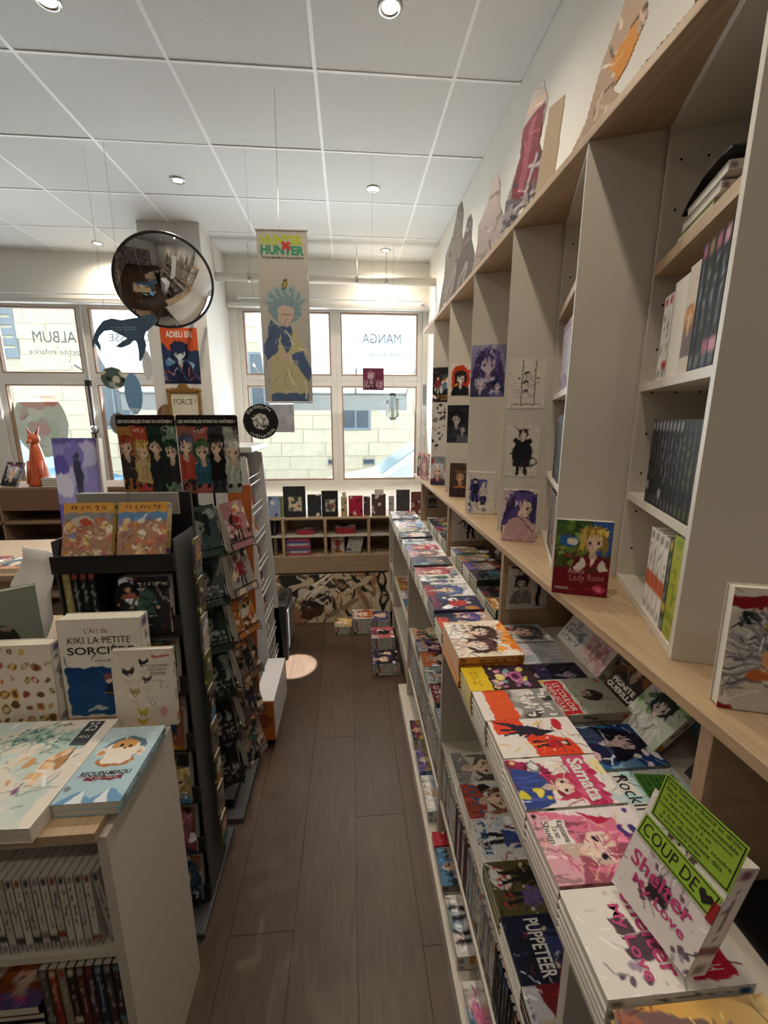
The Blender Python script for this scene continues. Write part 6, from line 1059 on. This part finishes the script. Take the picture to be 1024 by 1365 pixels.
a = Art(60, 78, .54, .7, '#e4e4dc', 930); a.blobs(22, ['#e0dcd4', '#dce0d4', '#e6dcd6', '#e8e8e2', '#d4dcd0'], .08, .2); a.ell(.38, .82, .2, .12, '#e2c4bc'); a.ell(.68, .84, .2, .1, '#e0b8ae'); a.blobs(8, ['#e2cac4', '#dcd4cc'], .05, .12, (.2, .4, .55, .8))
disc('window_sticker', -3.24, 4.862, 1.46, .27, .35, a, 'big pale round sticker with a drawn couple on the left window', 'sticker', STICKER, string=False, t=.001)
a = Art(30, 40, .2, .3, '#c8c4d0', 931); a.blobs(5, ['#b8b0c8', '#d8d4dc'], .1, .2); o = art_sheet('window_poster', FR((-.86, 4.855, 1.37), (1, 0, 0), (0, 0, 1)), .26, .36, a.out(), STICKER, t=.001); tag(o, 'pale lilac poster on the glass beside the black round sign', 'poster')
for i, (x, z, w, h, c) in enumerate([(.815, 1.66, .04, .22, '#8a8c90'), (.815, 1.42, .04, .22, '#c8c8c8'), (.815, 1.2, .04, .16, '#d8d8d6')]):
    a = Art(12, 30, w, h, c, 940+i); a.marks(.1, .1, .9, .9, '#5a5c60', 6, 3); o = art_sheet('notice', FR((x, 4.788, z), (1, 0, 0), (0, 0, 1)), w, h, a.out(0)); tag(o, 'small grey printed notice on the right window post, %s one' % ['upper', 'middle', 'lower'][i], 'notice')
rd = empty('window_bolt', 'long dark vertical bolt with a round handle on the left window post', 'bolt', (-2.66, 4.79, .9)); MB().tube((0, -.02, 0), (0, -.02, 1.0), .012, 8).build('rod', mat('dark_iron', '#3a3a3a', .4, .6, noise=(8, .05)), rd)
MB().lathe([(.0005, .035), (.03, .03), (.045, .01), (.045, 0)], n=16, M=FR((0, -.02, .5), (1, 0, 0), (0, 0, 1))).build('handle', METAL, rd, True)
for z in (.03, .97): bx((-.025, -.04, z-.03), (.025, -.001, z+.03)).build('socket', BLACK, rd, bevel=.004)
for i, (x0, x1) in enumerate(((-4.1, -1.76), (-1.1, .8))):
    cr = empty('curtain_rail', ['thin white rail above the left windows', 'thin white rail above the right windows'][i], 'rail', (x0, 4.7, 2.7)); MB().tube((0, 0, 0), (x1-x0, 0, 0), .009, 8).build('rod', WIREW, cr)
    for x in (.02, x1-x0-.02): bx((x-.012, -.01, -.03), (x+.012, .0895, .02)).build('bracket', WIREW, cr)

# ================================================================== beyond three hundred volumes: the least visible ones become one object
bpy.context.view_layer.update()
vols = [o for o in bpy.data.objects if o.name.split('.')[0] == 'manga_volume']
CI = cam.matrix_world.inverted()
def rank(o):
    P = [CI @ (o.matrix_world @ Vector(c)) for c in o.bound_box]; P = [(p.x/-p.z, p.y/-p.z) for p in P if p.z < -.02]
    if not P: return 0
    hx, hy = 512/566, 682.5/566
    x0, x1 = max(-hx, min(p[0] for p in P)), min(hx, max(p[0] for p in P)); y0, y1 = max(-hy, min(p[1] for p in P)), min(hy, max(p[1] for p in P))
    v = max(0, x1-x0)*max(0, y1-y0); g = o.get('group', ''); lb = o['label']
    return v*(.12 if ' copy under ' in lb or 'lying under' in lb else .35 if 'third tier' in g else .5 if g.startswith(('far second', 'books glimpsed')) else 1)
KEEP = 296
vols.sort(key=rank, reverse=True)
V, Fc, Cc, Mi, off = [], [], [], [], 0
for o in vols[KEEP:]:
    for q in [o]+list(o.children):
        me = q.data; n = len(me.vertices); co = np.empty(n*3); me.vertices.foreach_get('co', co); mw = np.array(o.matrix_world if q is o else o.matrix_world @ q.matrix_basis); co = co.reshape(-1, 3) @ mw[:3, :3].T+mw[:3, 3]
        V.append(co); Fc += [tuple(off+i for i in p.vertices) for p in me.polygons]; Mi += [0 if 'Col' in me.color_attributes else 1]*len(me.polygons)
        if 'Col' in me.color_attributes:
            c = np.empty(n*4); me.color_attributes['Col'].data.foreach_get('color', c); c = c.reshape(-1, 4)
        else: c = np.ones((n, 4))
        Cc.append(c); off += n
    for q in list(o.children)+[o]: bpy.data.objects.remove(q)
V = np.concatenate(V); me = bpy.data.meshes.new('lower_copies'); me.from_pydata(V.tolist(), [], Fc); me.materials.append(PRINT); me.materials.append(PAPER); me.polygons.foreach_set('material_index', Mi)
at = me.color_attributes.new('Col', 'FLOAT_COLOR', 'POINT'); at.data.foreach_set('color', np.concatenate(Cc).ravel()); me.update()
o = link('manga_stock', me); tag(o, 'remaining volumes: lower copies in the stacks and distant rows on the shelves', 'books', None, 'stuff')
